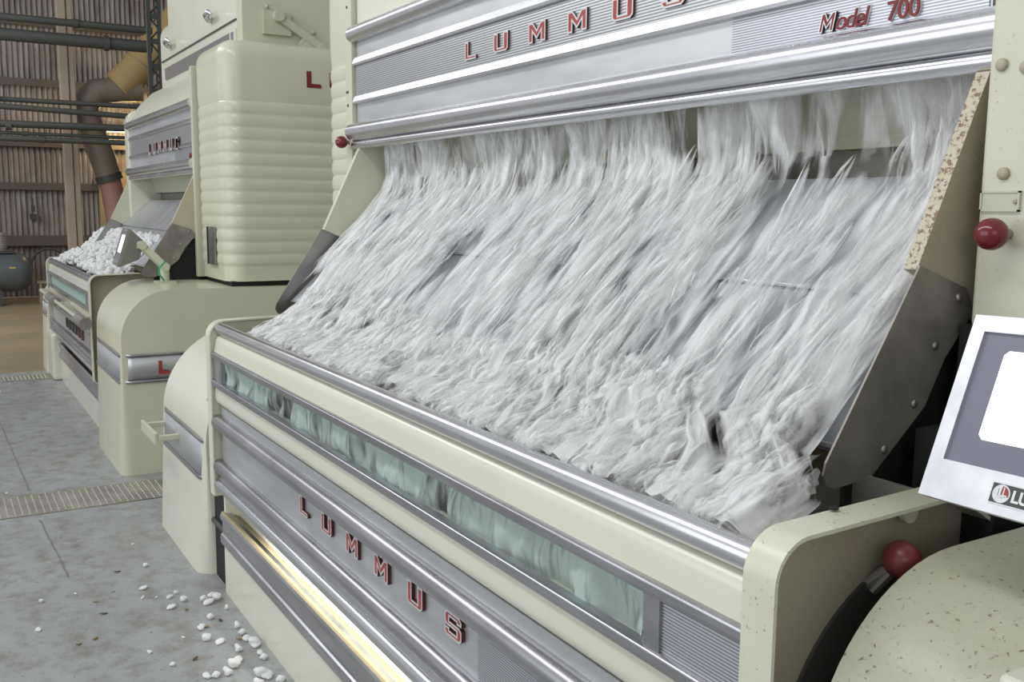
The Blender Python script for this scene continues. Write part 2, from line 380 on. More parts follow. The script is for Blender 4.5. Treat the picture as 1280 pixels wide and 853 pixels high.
# brown suction duct
DUCT = paint('brown_duct_iron', (0.20, 0.16, 0.125), 0.5, 0.2, 0.5, 0.2); DUCT_LIT = paint('lamplit_duct_iron', (0.42, 0.30, 0.13), 0.4, 0.2, 0.4, 0.1)  # ochre one has warm lamplight put into the duct's brown
DUCTR = paint('rust_pink_duct', (0.34, 0.19, 0.15), 0.6, 0.3, 0.5, 0.2)
def duct():
    r = empty('suction_duct', (-16.3, 2.5, 0), 'large brown bent duct coming down beside the wooden post', 'duct')
    bm = bmesh.new(); P = [Vector((-16.3, 3.0, 3.38)), Vector((-16.3, 2.7, 3.36)), Vector((-16.3, 2.36, 3.30)), Vector((-16.3, 2.19, 3.14)), Vector((-16.3, 2.17, 2.95)), Vector((-16.3, 2.24, 2.75)), Vector((-16.3, 2.38, 2.35)), Vector((-16.3, 2.48, 1.98))]
    path_tube(bm, P, [0.19, 0.19, 0.2, 0.21, 0.21, 0.2, 0.19, 0.18], 20); mesh_obj('elbow', bm, DUCT, r, smooth=50)
    bm = bmesh.new(); path_tube(bm, [P[-1], Vector((-16.3, 2.53, 1.7)), Vector((-16.3, 2.58, 1.2)), Vector((-16.3, 2.6, 0.0))], [0.165, 0.165, 0.155, 0.155], 20); mesh_obj('downpipe', bm, DUCTR, r, smooth=50)
    bm = bmesh.new(); tube(bm, (-16.3, 2.46, 2.05), (-16.3, 2.49, 1.95), 0.2, 24); mesh_obj('collar', bm, DKM, r, smooth=40)
    bm = bmesh.new(); path_tube(bm, [(-16.3, 2.62, 3.37), (-16.3, 2.66, 3.4), (-16.3, 2.85, 3.56), (-16.3, 3.3, 4.1), (-16.3, 3.75, 4.7)], [0.12, 0.24, 0.25, 0.24, 0.24], 22)
    for t in (0.25, 0.8):
        a = Vector((-16.3, 2.85+0.45*t, 3.56+0.54*t)); tube(bm, a, a+Vector((0, 0.03, 0.035)), 0.262, 22)
    mesh_obj('upper_run', bm, DUCT_LIT, r, smooth=50); adopt(r)
duct()
# small strip lamp behind the second machine that warms the wall
r = empty('strip_lamp', (-18.3, 3.2, 2.86), 'small glowing strip lamp on the wall behind the second machine', 'lamp')
bm = bmesh.new(); tube(bm, (-18.3, 2.78, 2.86), (-18.3, 3.6, 2.86), 0.022, 10)
mesh_obj('tube', bm, flat('warm_lamp_tube', (1, 0.9, 0.6), emit=(1.0, 0.83, 0.45), es=6), r)
bm = bmesh.new(); box(bm, -18.54, -18.26, 2.74, 3.64, 2.89, 2.93); box(bm, -18.31, -18.29, 2.76, 2.78, 2.84, 2.9); box(bm, -18.31, -18.29, 3.6, 3.62, 2.84, 2.9)
mesh_obj('lamp_housing', bm, DKM, r); adopt(r)
pl = bpy.data.lights.new('lamp_glow', 'POINT'); pl.energy = 45; pl.color = (1.0, 0.72, 0.30); pl.shadow_soft_size = 0.12
po = bpy.data.objects.new('lamp_glow', pl); COL.objects.link(po); po.location = (-18.0, 3.2, 2.8)

# air compressor
TANK = paint('blue_grey_tank_paint', (0.10, 0.12, 0.13), 0.3, 0.15, 0.3, 0.05)
def compressor():
    r = empty('air_compressor', (-17.2, 0.6, 0), 'blue grey air compressor tank on the floor by the corrugated wall', 'compressor')
    cy, cz, R = 1.40, 0.52, 0.31
    bm = bmesh.new(); path_tube(bm, [(-17.2, -0.6, cz), (-17.2, -0.5, cz), (-17.2, cy-0.22, cz), (-17.2, cy-0.12, cz), (-17.2, cy-0.04, cz), (-17.2, cy, cz)], [0.15, R, R, R*0.93, R*0.68, 0.08], 28)
    t = mesh_obj('tank', bm, TANK, r, smooth=60)
    bm = bmesh.new(); vs = [bm.verts.new((-16.90, 1.10+a, 0.56+b)) for a, b in ((-0.05, 0.05), (0.05, 0.05), (0, -0.05))]; bm.faces.new(vs)
    mesh_obj('warning_sticker', bm, flat('yellow_sticker', (0.6, 0.45, 0.08)), t)
    for y in (-0.2, 0.9):
        bm = bmesh.new(); box(bm, -17.4, -17.0, y-0.04, y+0.04, 0, 0.26); mesh_obj('foot', bm, DKM, r)
    bm = bmesh.new(); box(bm, -17.35, -17.05, 0.2, 1.15, 0.82, 0.86); mesh_obj('mounting_plate', bm, DKM, r)
    bm = bmesh.new(); tube(bm, (-17.2, 0.95, 0.86), (-17.2, 0.95, 1.1), 0.09, 16); tube(bm, (-17.2, 0.95, 1.1), (-17.2, 0.95, 1.14), 0.12, 16)
    for i in range(5): tube(bm, (-17.2, 0.95, 0.9+i*0.04), (-17.2, 0.95, 0.915+i*0.04), 0.115, 16)
    mesh_obj('pump_cylinder', bm, ALU, r)
    bm = bmesh.new(); tube(bm, (-17.2, 0.2, 1.0), (-17.2, 0.65, 1.0), 0.13, 16); mesh_obj('motor', bm, TANK, r)
    bm = bmesh.new(); path_tube(bm, [(-17.1, 0.97, 1.08), (-17.0, 0.8, 1.25), (-17.0, 0.5, 1.3), (-17.1, 0.4, 1.1)], 0.012, 8); mesh_obj('air_hose', bm, ALU, r)
    adopt(r)
compressor()
bm = bmesh.new(); box(bm, -17.45, -17.1, 1.45, 2.2, 0.33, 0.36)
for y in (1.48, 2.15): box(bm, -17.44, -17.40, y, y+0.04, 0, 0.33); box(bm, -17.15, -17.11, y, y+0.04, 0, 0.33)
tag(mesh_obj('low_bench', bm, WOOD), 'low rusty bench on the floor right of the compressor tank', 'bench')
bm = bmesh.new(); box(bm, -17.38, -17.2, 1.62, 1.8, 0.02, 0.14); ball(bm, (-17.25, 1.7, 0.2), 0.07)
tag(mesh_obj('shiny_can', bm, flat('bright_tin', (0.85, 0.8, 0.6), 0.2, 0.9)), 'small bright metal can under the low bench', 'can')
# hose hanging on the wall
bm = bmesh.new(); path_tube(bm, [(-18.2, 1.75+0.28*math.cos(t), 0.55+0.28*math.sin(t)) for t in (PI*0.1+i*PI*1.0/14 for i in range(15))], 0.02, 8)
tag(mesh_obj('wall_hose', bm, DKM), 'dark hose loop hanging on the wall above the low bench', 'hose')
bm = bmesh.new(); box(bm, -18.54, -18.30, 1.52, 1.60, 1.32, 1.42); box(bm, -18.38, -18.31, 1.53, 1.59, 1.46, 1.56); tube(bm, (-18.34, 1.56, 1.56), (-18.34, 1.56, 1.68), 0.012, 6)
tag(mesh_obj('switch_box', bm, DKM), 'small dark electrical switch on the corrugated wall', 'switch')
# drum
def drum():
    r = empty('steel_drum', (-13.2, 2.2, 0), 'grey blue steel drum with bright rim behind the second machine', 'drum')
    GB = paint('blue_grey_drum', (0.17, 0.18, 0.20), 0.4, 0.1, 0.3, 0.05)
    bm = bmesh.new(); path_tube(bm, [(-13.2, 2.18, z) for z in (0, 0.4, 0.42, 0.44, 0.8, 0.82, 0.84, 1.24)], [0.3, 0.3, 0.315, 0.3, 0.3, 0.315, 0.3, 0.3], 28); mesh_obj('body', bm, GB, r, smooth=30)
    bm = bmesh.new(); tube(bm, (-13.2, 2.18, 1.24), (-13.2, 2.18, 1.33), 0.31, 28); mesh_obj('lid', bm, CHROMED, r, smooth=30); adopt(r)
drum()
# floor gratings
GR = metal('worn_steel_tread', (0.34, 0.32, 0.27), 0.5, aniso=(1, 1, 1), streak=0.3, metallic=0.5)
def grate(x0, x1, y0, y1, label):
    r = empty('floor_grating', (x0, y0, 0), label, 'floor grating')
    bm = bmesh.new(); box(bm, x0, x1, y0, y1, 0.0, 0.006); mesh_obj('plate', bm, GR, r)
    bm = bmesh.new(); st = 0.034; ny = int((y1-y0)/st)
    for j in range(ny):
        for i in range(int((x1-x0)/0.04)):
            cx, cy = x0+0.02+i*0.04+(0.02 if j % 2 else 0), y0+st/2+j*st
            if cx > x1-0.02: continue
            s = 0.015
            vs = [bm.verts.new((cx+a*s*1.1, cy+b*s*0.5, 0.006)) for a, b in ((-1, 0), (0, -1), (1, 0), (0, 1))]
            t = bm.verts.new((cx, cy, 0.0125))
            for q in range(4): bm.faces.new((vs[q], vs[(q+1) % 4], t))
    mesh_obj('tread_studs', bm, flat('tread_stud_steel', (0.50, 0.48, 0.42), 0.4, 0.4), r); adopt(r)
grate(-5.78, -5.40, -2.2, 1.08, 'wide studded steel floor grating between the two machines')
grate(-9.95, -9.68, 0.50, 0.90, 'short studded floor plate beside the far foot of the second machine')

# ------------------------------------------------------------------ cotton machine parts
def lower_section(root, xl, xr, dz, far=False):
    E0, E1 = xl+0.060, xr+0.004              # inner span
    S = lambda prof: [(a, b+dz) for a, b in prof]
    # carcass
    bm = bmesh.new(); box(bm, xl+0.03, xr-0.005, 1.30, 2.6, 0, 0.97+dz); box(bm, xl+0.03, xr-0.005, 1.12, 1.30, 0.45+dz, 0.93+dz)
    mesh_obj('carcass', bm, CREAMG, root)
    # cotton trough behind the rail
    bm = bmesh.new(); prism(bm, S([(1.0, 1.09), (1.0, 1.0), (1.30, 1.0), (1.30, 1.17), (1.29, 1.17), (1.29, 1.02), (1.015, 1.02), (1.015, 1.09)]), E0, E1-0.004)
    mesh_obj('trough', bm, STEELD, root)
    # rail
    bm = bmesh.new(); tube(bm, (E0, 0.975, 1.112+dz), (E1, 0.975, 1.112+dz), 0.0235, 32)
    mesh_obj('front_rail', bm, CHROME if not far else CHROMED, root, smooth=40)
    # cream bands
    p = [(1.0, 1.088), (0.985, 1.088)]+arc(0.985, 1.058, 0.030, 90, 180, 8)+[(0.948, 1.022), (0.948, 1.0), (1.0, 1.0)]
    bm = bmesh.new(); prism(bm, S(p), E0, E1); mesh_obj('upper_band', bm, CREAM, root, smooth=40)
    p = [(1.0, 0.89), (0.948, 0.89), (0.948, 0.845)]+arc(0.983, 0.835, 0.035, 180, 270, 8)+[(1.0, 0.80)]
    bm = bmesh.new(); prism(bm, S(p), E0, E1); mesh_obj('lower_band', bm, CREAM, root, smooth=40)
    # window frame with glass
    bm = bmesh.new()
    for z0, z1 in ((0.998, 1.022), (0.884, 0.910)):
        prism(bm, S([(0.96, z0), (0.936, z0), (0.934, z0+0.008), (0.934, z1-0.003), (0.941, z1), (0.96, z1)]), E0, E1)
    d0, d1 = xr-0.225, xr-0.170
    for a, b in ((d0, d0+0.04), (E0+0.10, E0+0.125)): box(bm, a, b, 0.939, 0.96, 0.905+dz, 1.0+dz)
    wf = mesh_obj('window_frame', bm, CHROMED, root, bev=0.002)
    bm = bmesh.new(); box(bm, E0+0.12, d0+0.01, 0.950, 0.954, 0.905+dz, 1.0+dz); mesh_obj('glass', bm, GLASS, wf)
    bm = bmesh.new(); box(bm, d0+0.04, E1-0.004, 0.945, 0.96, 0.908+dz, 1.0+dz); mesh_obj('ribbed_block', bm, RIBF, wf)
    bm = bmesh.new(); box(bm, E0, E0+0.10, 0.945, 0.96, 0.908+dz, 1.0+dz); mesh_obj('ribbed_block', bm, RIBF, wf)
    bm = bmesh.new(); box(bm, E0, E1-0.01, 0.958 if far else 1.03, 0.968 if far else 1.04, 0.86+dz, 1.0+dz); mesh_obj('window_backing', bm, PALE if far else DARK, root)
    # letter panel between tubes
    bm = bmesh.new(); box(bm, E0+0.02, E1-0.004, 0.965, 0.985, 0.565+dz, 0.80+dz)
    lp = mesh_obj('letter_panel', bm, ALU if far else ALU, root)
    bm = bmesh.new(); box(bm, xr-0.80, E1-0.006, 0.960, 0.966, 0.585+dz, 0.70+dz); mesh_obj('ribbed_plate', bm, RIBF, lp)
    for zc, yc, r, nm, m in ((0.735, 0.958, 0.030, 'upper_tube', CHROMED), (0.553, 0.958, 0.028, 'lower_tube', CHROMED), (0.476, 0.955, 0.024, 'small_tube', CHROME)):
        bm = bmesh.new(); tube(bm, (E0, yc, zc+dz), (E1, yc, zc+dz), r, 28)
        if nm == 'lower_tube': prism(bm, S([(0.958, 0.53), (0.945, 0.505), (0.95, 0.497), (0.98, 0.497), (0.98, 0.54)]), E0, E1)
        mesh_obj(nm, bm, m, root, smooth=40)
    if not far:
        # lit recess
        bm = bmesh.new(); prism(bm, [(0.99, 0.20), (1.24, 0.12), (1.27, 0.12), (1.27, 0.46), (1.12, 0.50), (1.115, 0.485), (1.028, 0.325), (1.0, 0.30)], xl+0.03, E1); mesh_obj('recess_lining', bm, YELLOW, root)
        bm = bmesh.new(); prism(bm, [(0.962, 0.346), (0.968, 0.352), (1.03, 0.330), (1.03, 0.30), (0.99, 0.32)], xl+0.03, E1); mesh_obj('recess_ledge', bm, TANL, root)
        bm = bmesh.new(); box(bm, xl+0.032, xl+0.055, 0.975, 1.27, 0.10, 0.60); mesh_obj('recess_end', bm, YELLOW, root)
    # lower chrome trim and base
    p = [(1.0, 0.347), (0.965, 0.347), (0.957, 0.338), (0.957, 0.322), (0.966, 0.316), (0.966, 0.262), (0.957, 0.256), (0.957, 0.222), (0.966, 0.209), (1.0, 0.209)]
    bm = bmesh.new(); prism(bm, p, xl+0.03, E1); mesh_obj('lower_trim', bm, CHROMED, root, bev=0.002)
    bm = bmesh.new(); box(bm, xl+0.03, E1, 0.972, 1.30, 0.0, 0.209); mesh_obj('base_panel', bm, CREAM, root)
    return lp
def end_plate(root, x, dz, out, ztop=1.165, zb=0.45, w=0.055, arcslot=True):
    """C-shaped end plate; the flange sticks out to +x (out=1) or -x"""
    yb = 1.50
    outer = [(0.931, zb)]+[(0.931, 1.09)]+arc(0.995, ztop-0.066, 0.064, 180, 95, 8)+[(yb-0.18, ztop+0.006), (yb, ztop-0.10), (yb, zb)]
    outer = [(a, b+dz) for a, b in outer]
    bm = bmesh.new(); prism(bm, [(a+0.003, b-0.003) for a, b in outer], x, x+0.006*out)
    web = mesh_obj('end_plate', bm, CREAMT if out > 0 else CREAMG, root)
    # flange ribbon
    inn = [(0.937, zb)]+[(0.937, 1.09)]+arc(0.995, ztop-0.066, 0.058, 180, 95, 8)+[(yb-0.18, ztop), (yb-0.005, ztop-0.105)]
    inn = [(a, b+dz) for a, b in inn]; ou = outer[:-1]
    bm = bmesh.new(); prev = None
    for (a, b), (c, d) in zip(ou, inn):
        q = [bm.verts.new((x-0.004*out, a, b)), bm.verts.new((x+w*out, a, b)), bm.verts.new((x+w*out, c, d)), bm.verts.new((x-0.004*out, c, d))]
        if prev:
            for i in range(4): bm.faces.new((prev[i], q[i], q[(i+1) % 4], prev[(i+1) % 4]))
        else: bm.faces.new(q)
        prev = q
    bm.faces.new(prev[::-1]); mesh_obj('flange', bm, CREAMD if out > 0 else CREAM, web, smooth=50)
    if arcslot:
        cy, cz = 1.30, 0.78+dz
        bm = bmesh.new(); P = arc(cy, cz, 0.30, 185, 95, 16); Q = arc(cy, cz, 0.165, 95, 185, 16)
        prism(bm, P+Q, x+0.006*out, x+0.012*out); mesh_obj('slot_cover', bm, DARK, web)
        bm = bmesh.new(); P = arc(cy, cz, 0.245, 180, 100, 16); Q = arc(cy, cz, 0.205, 100, 180, 16)
        prism(bm, P+Q, x+0.012*out, x+0.016*out)
        for i in range(26):
            a = math.radians(100+80*i/26); b = math.radians(100+80*(i+0.5)/26)
            pts = [(cy+0.205*math.cos(a), cz+0.205*math.sin(a)), (cy+0.205*math.cos(b), cz+0.205*math.sin(b)), (cy+0.195*math.cos((a+b)/2), cz+0.195*math.sin((a+b)/2))]
            prism(bm, pts, x+0.012*out, x+0.016*out)
        mesh_obj('toothed_slot', bm, BLACK, web)
    return web
def cover(root, x0, x1, zt, r, band, bev=0.05, yb=2.6, y0=0.965, taper=0.06, m=None, slope=0.0):
    """rounded belt guard: profile in y,z swept along x"""
    p = [(y0-taper, 0.0), (y0, zt-r)]+arc(y0+r, zt-r, r, 180, 90, 16)[1:]+[(yb, zt+slope), (yb, 0)]
    bm = bmesh.new(); prism(bm, p, x0, x1)
    # round the two long side edges
    ed = [e for e in bm.edges if (abs(e.verts[0].co.x-e.verts[1].co.x) < 1e-6) and max(v.co.y for v in e.verts) < yb-0.01]
    ed = [e for e in ed if not (e.verts[0].co.z < 0.001 and e.verts[1].co.z < 0.001)]
    bmesh.ops.bevel(bm, geom=ed, offset=bev, segments=6, affect='EDGES', profile=0.5)
    o = mesh_obj('belt_guard', bm, m or CREAM, root, smooth=38)
    z0, z1 = band
    y_at = lambda z: y0-taper*(1-z/(zt-r)) if z < zt-r else y0+r-math.sqrt(max(0, r*r-(z-zt+r)**2))
    def ring(za, zb, off, mt, nm):
        bm = bmesh.new(); prev = None
        for z in (za, zb):
            y = y_at(z)-off; pts = [(x0-off, yb-0.02)]+[(x0-off, y+bev)]+[(x0-off+bev*(1-math.cos(t)), y+bev*(1-math.sin(t))) for t in (PI/2*i/6 for i in range(1, 7))]
            pts += [(x1+off-bev*(1-math.cos(t)), y+bev*(1-math.sin(t))) for t in (PI/2*i/6 for i in range(6, -1, -1))]+[(x1+off, yb-0.02)]
            q = [bm.verts.new((a, b, z)) for a, b in pts]
            if prev:
                for i in range(len(q)-1): bm.faces.new((prev[i], prev[i+1], q[i+1], q[i]))
            prev = q
        ob = mesh_obj(nm, bm, mt, o, smooth=40)
        s = ob.modifiers.new('s', 'SOLIDIFY'); s.thickness = 0.004; s.offset = 0
        return ob
    ring(z0, z1, 0.004, ALU, 'band')
    ring(z0-0.012, z0+0.004, 0.008, CHROMED, 'band_edge'); ring(z1-0.004, z1+0.012, 0.008, CHROMED, 'band_edge')
    return o
def cabinet(root, xin, xout, z0, z1, y0=1.57, yb=2.9, r=0.13, ztop_c=2.20, pitch=0.0665):
    """upper side cabinet with horizontal scallops below ztop_c"""
    s = 1 if xout > xin else -1
    P = [((xin, yb), (0, 0)), ((xin, y0), (0, -1))]
    n = 10
    P.append(((xout-s*r, y0), (0, -1)))
    for i in range(1, n+1):
        a = PI/2*i/n; P.append(((xout-s*r+s*r*math.sin(a), y0+r-r*math.cos(a)), (s*math.sin(a), -math.cos(a))))
    P.append(((xout, yb), (s, 0)))
    bm = bmesh.new(); prev = None; zs = []; z = z0
    zs = list(np.arange(z0, ztop_c, pitch/8))+[ztop_c]+list(np.linspace(ztop_c+0.02, z1-0.10, 5))+[z1-0.10+0.10*math.sin(PI/2*i/6) for i in range(1, 7)]
    for z in zs:
        o = -0.007*min(1, max(0, (ztop_c+0.05-z)/0.05))
        if z < ztop_c and z > z0+0.10:
            o = 0.007*(abs(math.sin(PI*(ztop_c-z)/pitch))**0.7-1)
        if z > z1-0.10: k = (z-(z1-0.10))/0.10; o = -0.10*(1-math.sqrt(max(0, 1-k*k)))
        q = [bm.verts.new((a[0]+d[0]*o, a[1]+d[1]*o, z)) for a, d in P]
        if prev:
            for i in range(len(q)): bm.faces.new((prev[i], prev[(i+1) % len(q)], q[(i+1) % len(q)], q[i]))
        else: bm.faces.new(q)
        prev = q
    bm.faces.new(prev[::-1])
    return mesh_obj('side_cabinet', bm, [CREAMS], root, smooth=38)
CREAMS = paint('side_cabinet_enamel', (0.60, 0.60, 0.455), 0.24, 0.12, 0.25, 0.04)
def sign(root, xl, xr, dz, y=1.57, far=False):
    """upper sign panel of strips and tubes"""
    bm = bmesh.new(); box(bm, xl, xr, y-0.005, y+0.03, 1.86+dz, 2.34+dz); sp = mesh_obj('sign_panel', bm, ALU, root)
    bm = bmesh.new(); box(bm, xl+0.005, xr-0.005, y-0.012, y, 2.047+dz, 2.172+dz); mesh_obj('ribbed_strip', bm, RIB, sp)
    bm = bmesh.new(); box(bm, xr-0.62, xr-0.005, y-0.0075, y, 1.943+dz, 2.014+dz); mesh_obj('ribbed_strip', bm, RIBF, sp)
    for za, zb in ((2.170, 2.204), (2.016, 2.050)):
        bm = bmesh.new(); prism(bm, [(y, za+dz), (y-0.022, za+0.004+dz), (y-0.024, za+0.012+dz), (y-0.017, zb+dz), (y, zb+dz)], xl-0.005, xr+0.003); mesh_obj('chrome_strip', bm, CHROME, sp)
    for zc, yc, rr, nm in ((2.300, y-0.015, 0.033, 'top_tube'), (1.905, y-0.02, 0.036, 'large_tube'), (1.853, y-0.012, 0.018, 'small_tube')):
        bm = bmesh.new(); tube(bm, (xl-0.014, yc, zc+dz), (xr+(0.004 if far else 0.045), yc, zc+dz), rr, 32); mesh_obj(nm, bm, CHROME if nm != 'large_tube' else CHROME, sp, smooth=40)
    bm = bmesh.new(); box(bm, xl, xr, y, y+0.03, 2.33+dz, (2.37 if far else 2.80)+dz); mesh_obj('head_panel', bm, CREAM, root)
    return sp
def chute(root, xl, xr, dz):
    S = lambda P: [(a, b+dz) for a, b in P]
    # upper cream cheeks
    up = [(1.57, 1.845), (1.548, 1.835), (1.39, 1.505), (1.50, 1.455), (1.60, 1.40), (1.74, 1.40), (1.74, 1.845)]
    for x, o in ((xl, -1), (xr, 1)):
        bm = bmesh.new(); prism(bm, S(up), x, x+0.026*o, 0)
        for f in bm.faces:
            f.normal_update()
            if f.normal.y < -0.6 and abs(f.normal.x) < 0.1: f.material_index = 1
        mesh_obj('chute_cheek', bm, [CREAMG if o < 0 else CREAMT, CREAM if o < 0 else CREAMR], root)
    lo = [(1.392, 1.512), (1.20, 1.225)]+arc(1.222, 1.180, 0.028, 165, 270, 6)+[(1.30, 1.160), (1.428, 1.273), (1.473, 1.352), (1.53, 1.43), (1.56, 1.55), (1.48, 1.56)]
    lo = [(1.392, 1.512), (1.192, 1.205), (1.187, 1.185), (1.195, 1.168), (1.212, 1.160), (1.30, 1.166), (1.428, 1.273), (1.473, 1.352), (1.545, 1.43), (1.52, 1.47)]
    for x, o in ((xl, -1), (xr, 1)):
        bm = bmesh.new(); prism(bm, S(lo), x+0.027*o, x+0.031*o)
        w = mesh_obj('chute_wing', bm, STEEL if o < 0 else STEELD, root)
        for (a, b) in ((1.50, 1.455), (1.445, 1.375), (1.40, 1.28), (1.33, 1.21)):
            bb = bmesh.new(); ball(bb, (x+0.031*o, a, b+dz), 0.008, seg=12, sc3=(0.5, 1, 1)); mesh_obj('rivet', bb, STEEL, w, smooth=60)
    # slide
    bm = bmesh.new()
    prism(bm, S([(1.70, 1.670), (1.48, 1.455), (1.48, 1.448), (1.705, 1.664)]), xl, xr)
    prism(bm, S([(1.487, 1.447), (1.25, 1.222), (1.245, 1.215), (1.25, 1.208), (1.258, 1.212), (1.49, 1.438)]), xl, xr)
    mesh_obj('slide', bm, SLIDE, root)
    bm = bmesh.new(); tube(bm, (xl, 1.249, 1.216+dz), (xr, 1.249, 1.216+dz), 0.006, 10); tube(bm, (xl, 1.483, 1.452+dz), (xr, 1.483, 1.452+dz), 0.0035, 8)
    mesh_obj('slide_lip', bm, CHROME, root)
    bm = bmesh.new(); prism(bm, S([(1.25, 1.205), (1.262, 1.205), (1.275, 1.165), (1.262, 1.165)]), xl, xr); mesh_obj('lip_board', bm, DIRT, root)
    bm = bmesh.new(); prism(bm, S([(1.27, 1.02), (1.27, 1.15), (1.43, 1.26), (1.53, 1.41), (2.4, 1.41), (2.4, 1.02)]), xr-0.004, xr+0.004); mesh_obj('under_slide_shade', bm, BLACK, root)  # black sheet put in as the shade under the slide
    # back of the opening
    bm = bmesh.new(); prism(bm, S([(1.70, 1.90), (1.76, 1.76), (1.76, 1.735), (1.77, 1.735), (1.80, 1.90)]), xl, xr); mesh_obj('chute_back', bm, CREAMG, root)
    bm = bmesh.new(); prism(bm, S([(1.80, 1.76), (1.80, 1.60), (1.70, 1.66), (1.69, 1.66), (1.80, 1.58), (1.82, 1.58), (1.82, 1.76)]), xl, xr); mesh_obj('chute_gap', bm, STEELD, root)
def knob(root, c, axis, r=0.026, m=None, stem=True):
    bm = bmesh.new(); ball(bm, c, r); o = mesh_obj('knob', bm, m or KNOB, root, smooth=80)
    o['label'] = 'round dark red knob'
    if stem:
        bm = bmesh.new(); tube(bm, c, Vector(c)+Vector(axis)*(r*2.2), r*0.35, 12); mesh_obj('knob_stem', bm, STEEL, o)
def screw(root, c, r, m=None, sc3=(1, 0.5, 1)):
    bm = bmesh.new(); ball(bm, c, r, seg=14, sc3=sc3); return mesh_obj('bolt', bm, m or STEEL, root, smooth=60)

# ------------------------------------------------------------------ machine one (near)
g1 = empty('cotton_gin', (-2.4, 1.6, 0), 'large cream cotton gin in the foreground, cotton pouring down its chute', 'machine', 'cotton gins in a row')
lp = lower_section(g1, -3.93, -0.922, 0.0)
end_plate(g1, -3.875, -0.02, -1, ztop=1.165, arcslot=False)
end_plate(g1, -0.920, 0.0, 1, ztop=1.168, zb=0.0)
xs = [-2.84, -2.638, -2.437, -2.235, -2.03, -1.83]
for ch, x in zip('LUMMUS', xs):
    w = 0.088; letter(ch, (x-w/2, 0.965, 0.637), X, Z, -Y, w, 0.060, 0.010, lp, 0.005)
sp = sign(g1, -3.86, -1.035, 0.0)
for ch, x in zip('LUMMUS', [-2.856, -2.66, -2.452, -2.248, -2.046, -1.85]):
    w = 0.092; letter(ch, (x-w/2, 1.558, 2.077), X, Z, -Y, w, 0.058, 0.006, sp, 0.005)
text_mesh('model_lettering', 'odel', (-1.364, 1.5605, 1.952), X, Z, -Y, 0.050, SILVER, sp, 0.15, 0.0018, 0.002, 0.86)
text_mesh('model_lettering', 'odel', (-1.364, 1.5585, 1.952), X, Z, -Y, 0.050, REDP, sp, 0.15, 0.0003, 0.002, 0.86)
text_mesh('model_number', '700', (-1.243, 1.5605, 1.951), X, Z, -Y, 0.050, SILVER, sp, 0, 0.0018, 0.002, 0.95)
text_mesh('model_number', '700', (-1.243, 1.5585, 1.951), X, Z, -Y, 0.050, REDP, sp, 0, 0.0006, 0.002, 0.95)
letter('M', (-1.404, 1.5605, 1.9515), X, Z+X*0.22, -Y, 0.036, 0.037, 0.004, sp, 0.002, [REDP, SILVER, REDS])
chute(g1, -3.80, -1.045, 0.0)
# left cabinet, its flange strip and the right cabinet
cabinet(g1, -3.965, -4.27, 1.12, 2.66, r=0.11)
bm = bmesh.new(); box(bm, -3.965, -3.905, 1.555, 2.6, 1.12, 2.80); box(bm, -3.905, -3.872, 1.545, 2.6, 1.845, 2.80); mesh_obj('frame_post', bm, CREAMS, g1, bev=0.004)
for z in (2.06, 2.063): pass
for x, z in ((-3.945, 2.075), (-3.925, 2.075), (-3.935, 2.02), (-3.935, 2.32), (-3.935, 2.42)): screw(g1, (x, 1.553, z), 0.006, DARK)
knob(g1, (-3.915, 1.515, 1.866), (0, 1, 0))
bm = bmesh.new(); box(bm, -0.990, -0.30, 1.500, 2.6, 1.41, 2.9); mesh_obj('right_cabinet', bm, CREAMD, g1, bev=0.006)
bm = bmesh.new()
box(bm, -0.986, -0.918, 1.495, 1.501, 1.601, 1.604); box(bm, -0.986, -0.918, 1.495, 1.501, 1.631, 1.634); box(bm, -0.986, -0.983, 1.495, 1.501, 1.601, 1.634); box(bm, -0.921, -0.918, 1.495, 1.501, 1.601, 1.634)
box(bm, -0.983, -0.921, 1.497, 1.500, 1.604, 1.631); mesh_obj('name_plate', bm, CREAMG, g1)
for c, rr in (((-0.967, 1.497, 1.835), 0.0105), ((-0.950, 1.497, 1.662), 0.0105), ((-0.926, 1.497, 1.827), 0.0105), ((-0.925, 1.495, 1.617), 0.004)): screw(g1, c, rr, CREAMT)
knob(g1, (-0.935, 1.455, 1.565), (0, 1, 0))
# left belt guard with handle
lg = cover(g1, -5.0, -4.13, 0.985, 0.41, (0.43, 0.585), bev=0.09, taper=0.045)
bm = bmesh.new()
for x in (-4.93, -4.62): box(bm, x-0.015, x+0.015, 0.86, 0.955, 0.505, 0.53)
box(bm, -4.945, -4.605, 0.845, 0.86, 0.49, 0.545); mesh_obj('handle', bm, CREAMG, lg, bev=0.003)
bm = bmesh.new(); box(bm, -4.126, -3.94, 0.992, 2.5, 0.0, 0.72); box(bm, -4.126, -3.94, 1.05, 2.5, 0.7, 0.86); box(bm, -4.126, -3.94, 1.16, 2.5, 0.86, 0.92); mesh_obj('gap_shade_boxes', bm, BLACK, g1)  # black boxes stand in for the shade between guard and end plate
bm = bmesh.new()
for z in (0.25, 0.52, 0.78): tube(bm, (-4.12, 0.985, z), (-3.94, 0.985, z), 0.012, 12)
tube(bm, (-4.1, 1.03, 0.1), (-4.02, 1.03, 0.9), 0.018, 10); mesh_obj('drive_shaft', bm, DARK, g1)
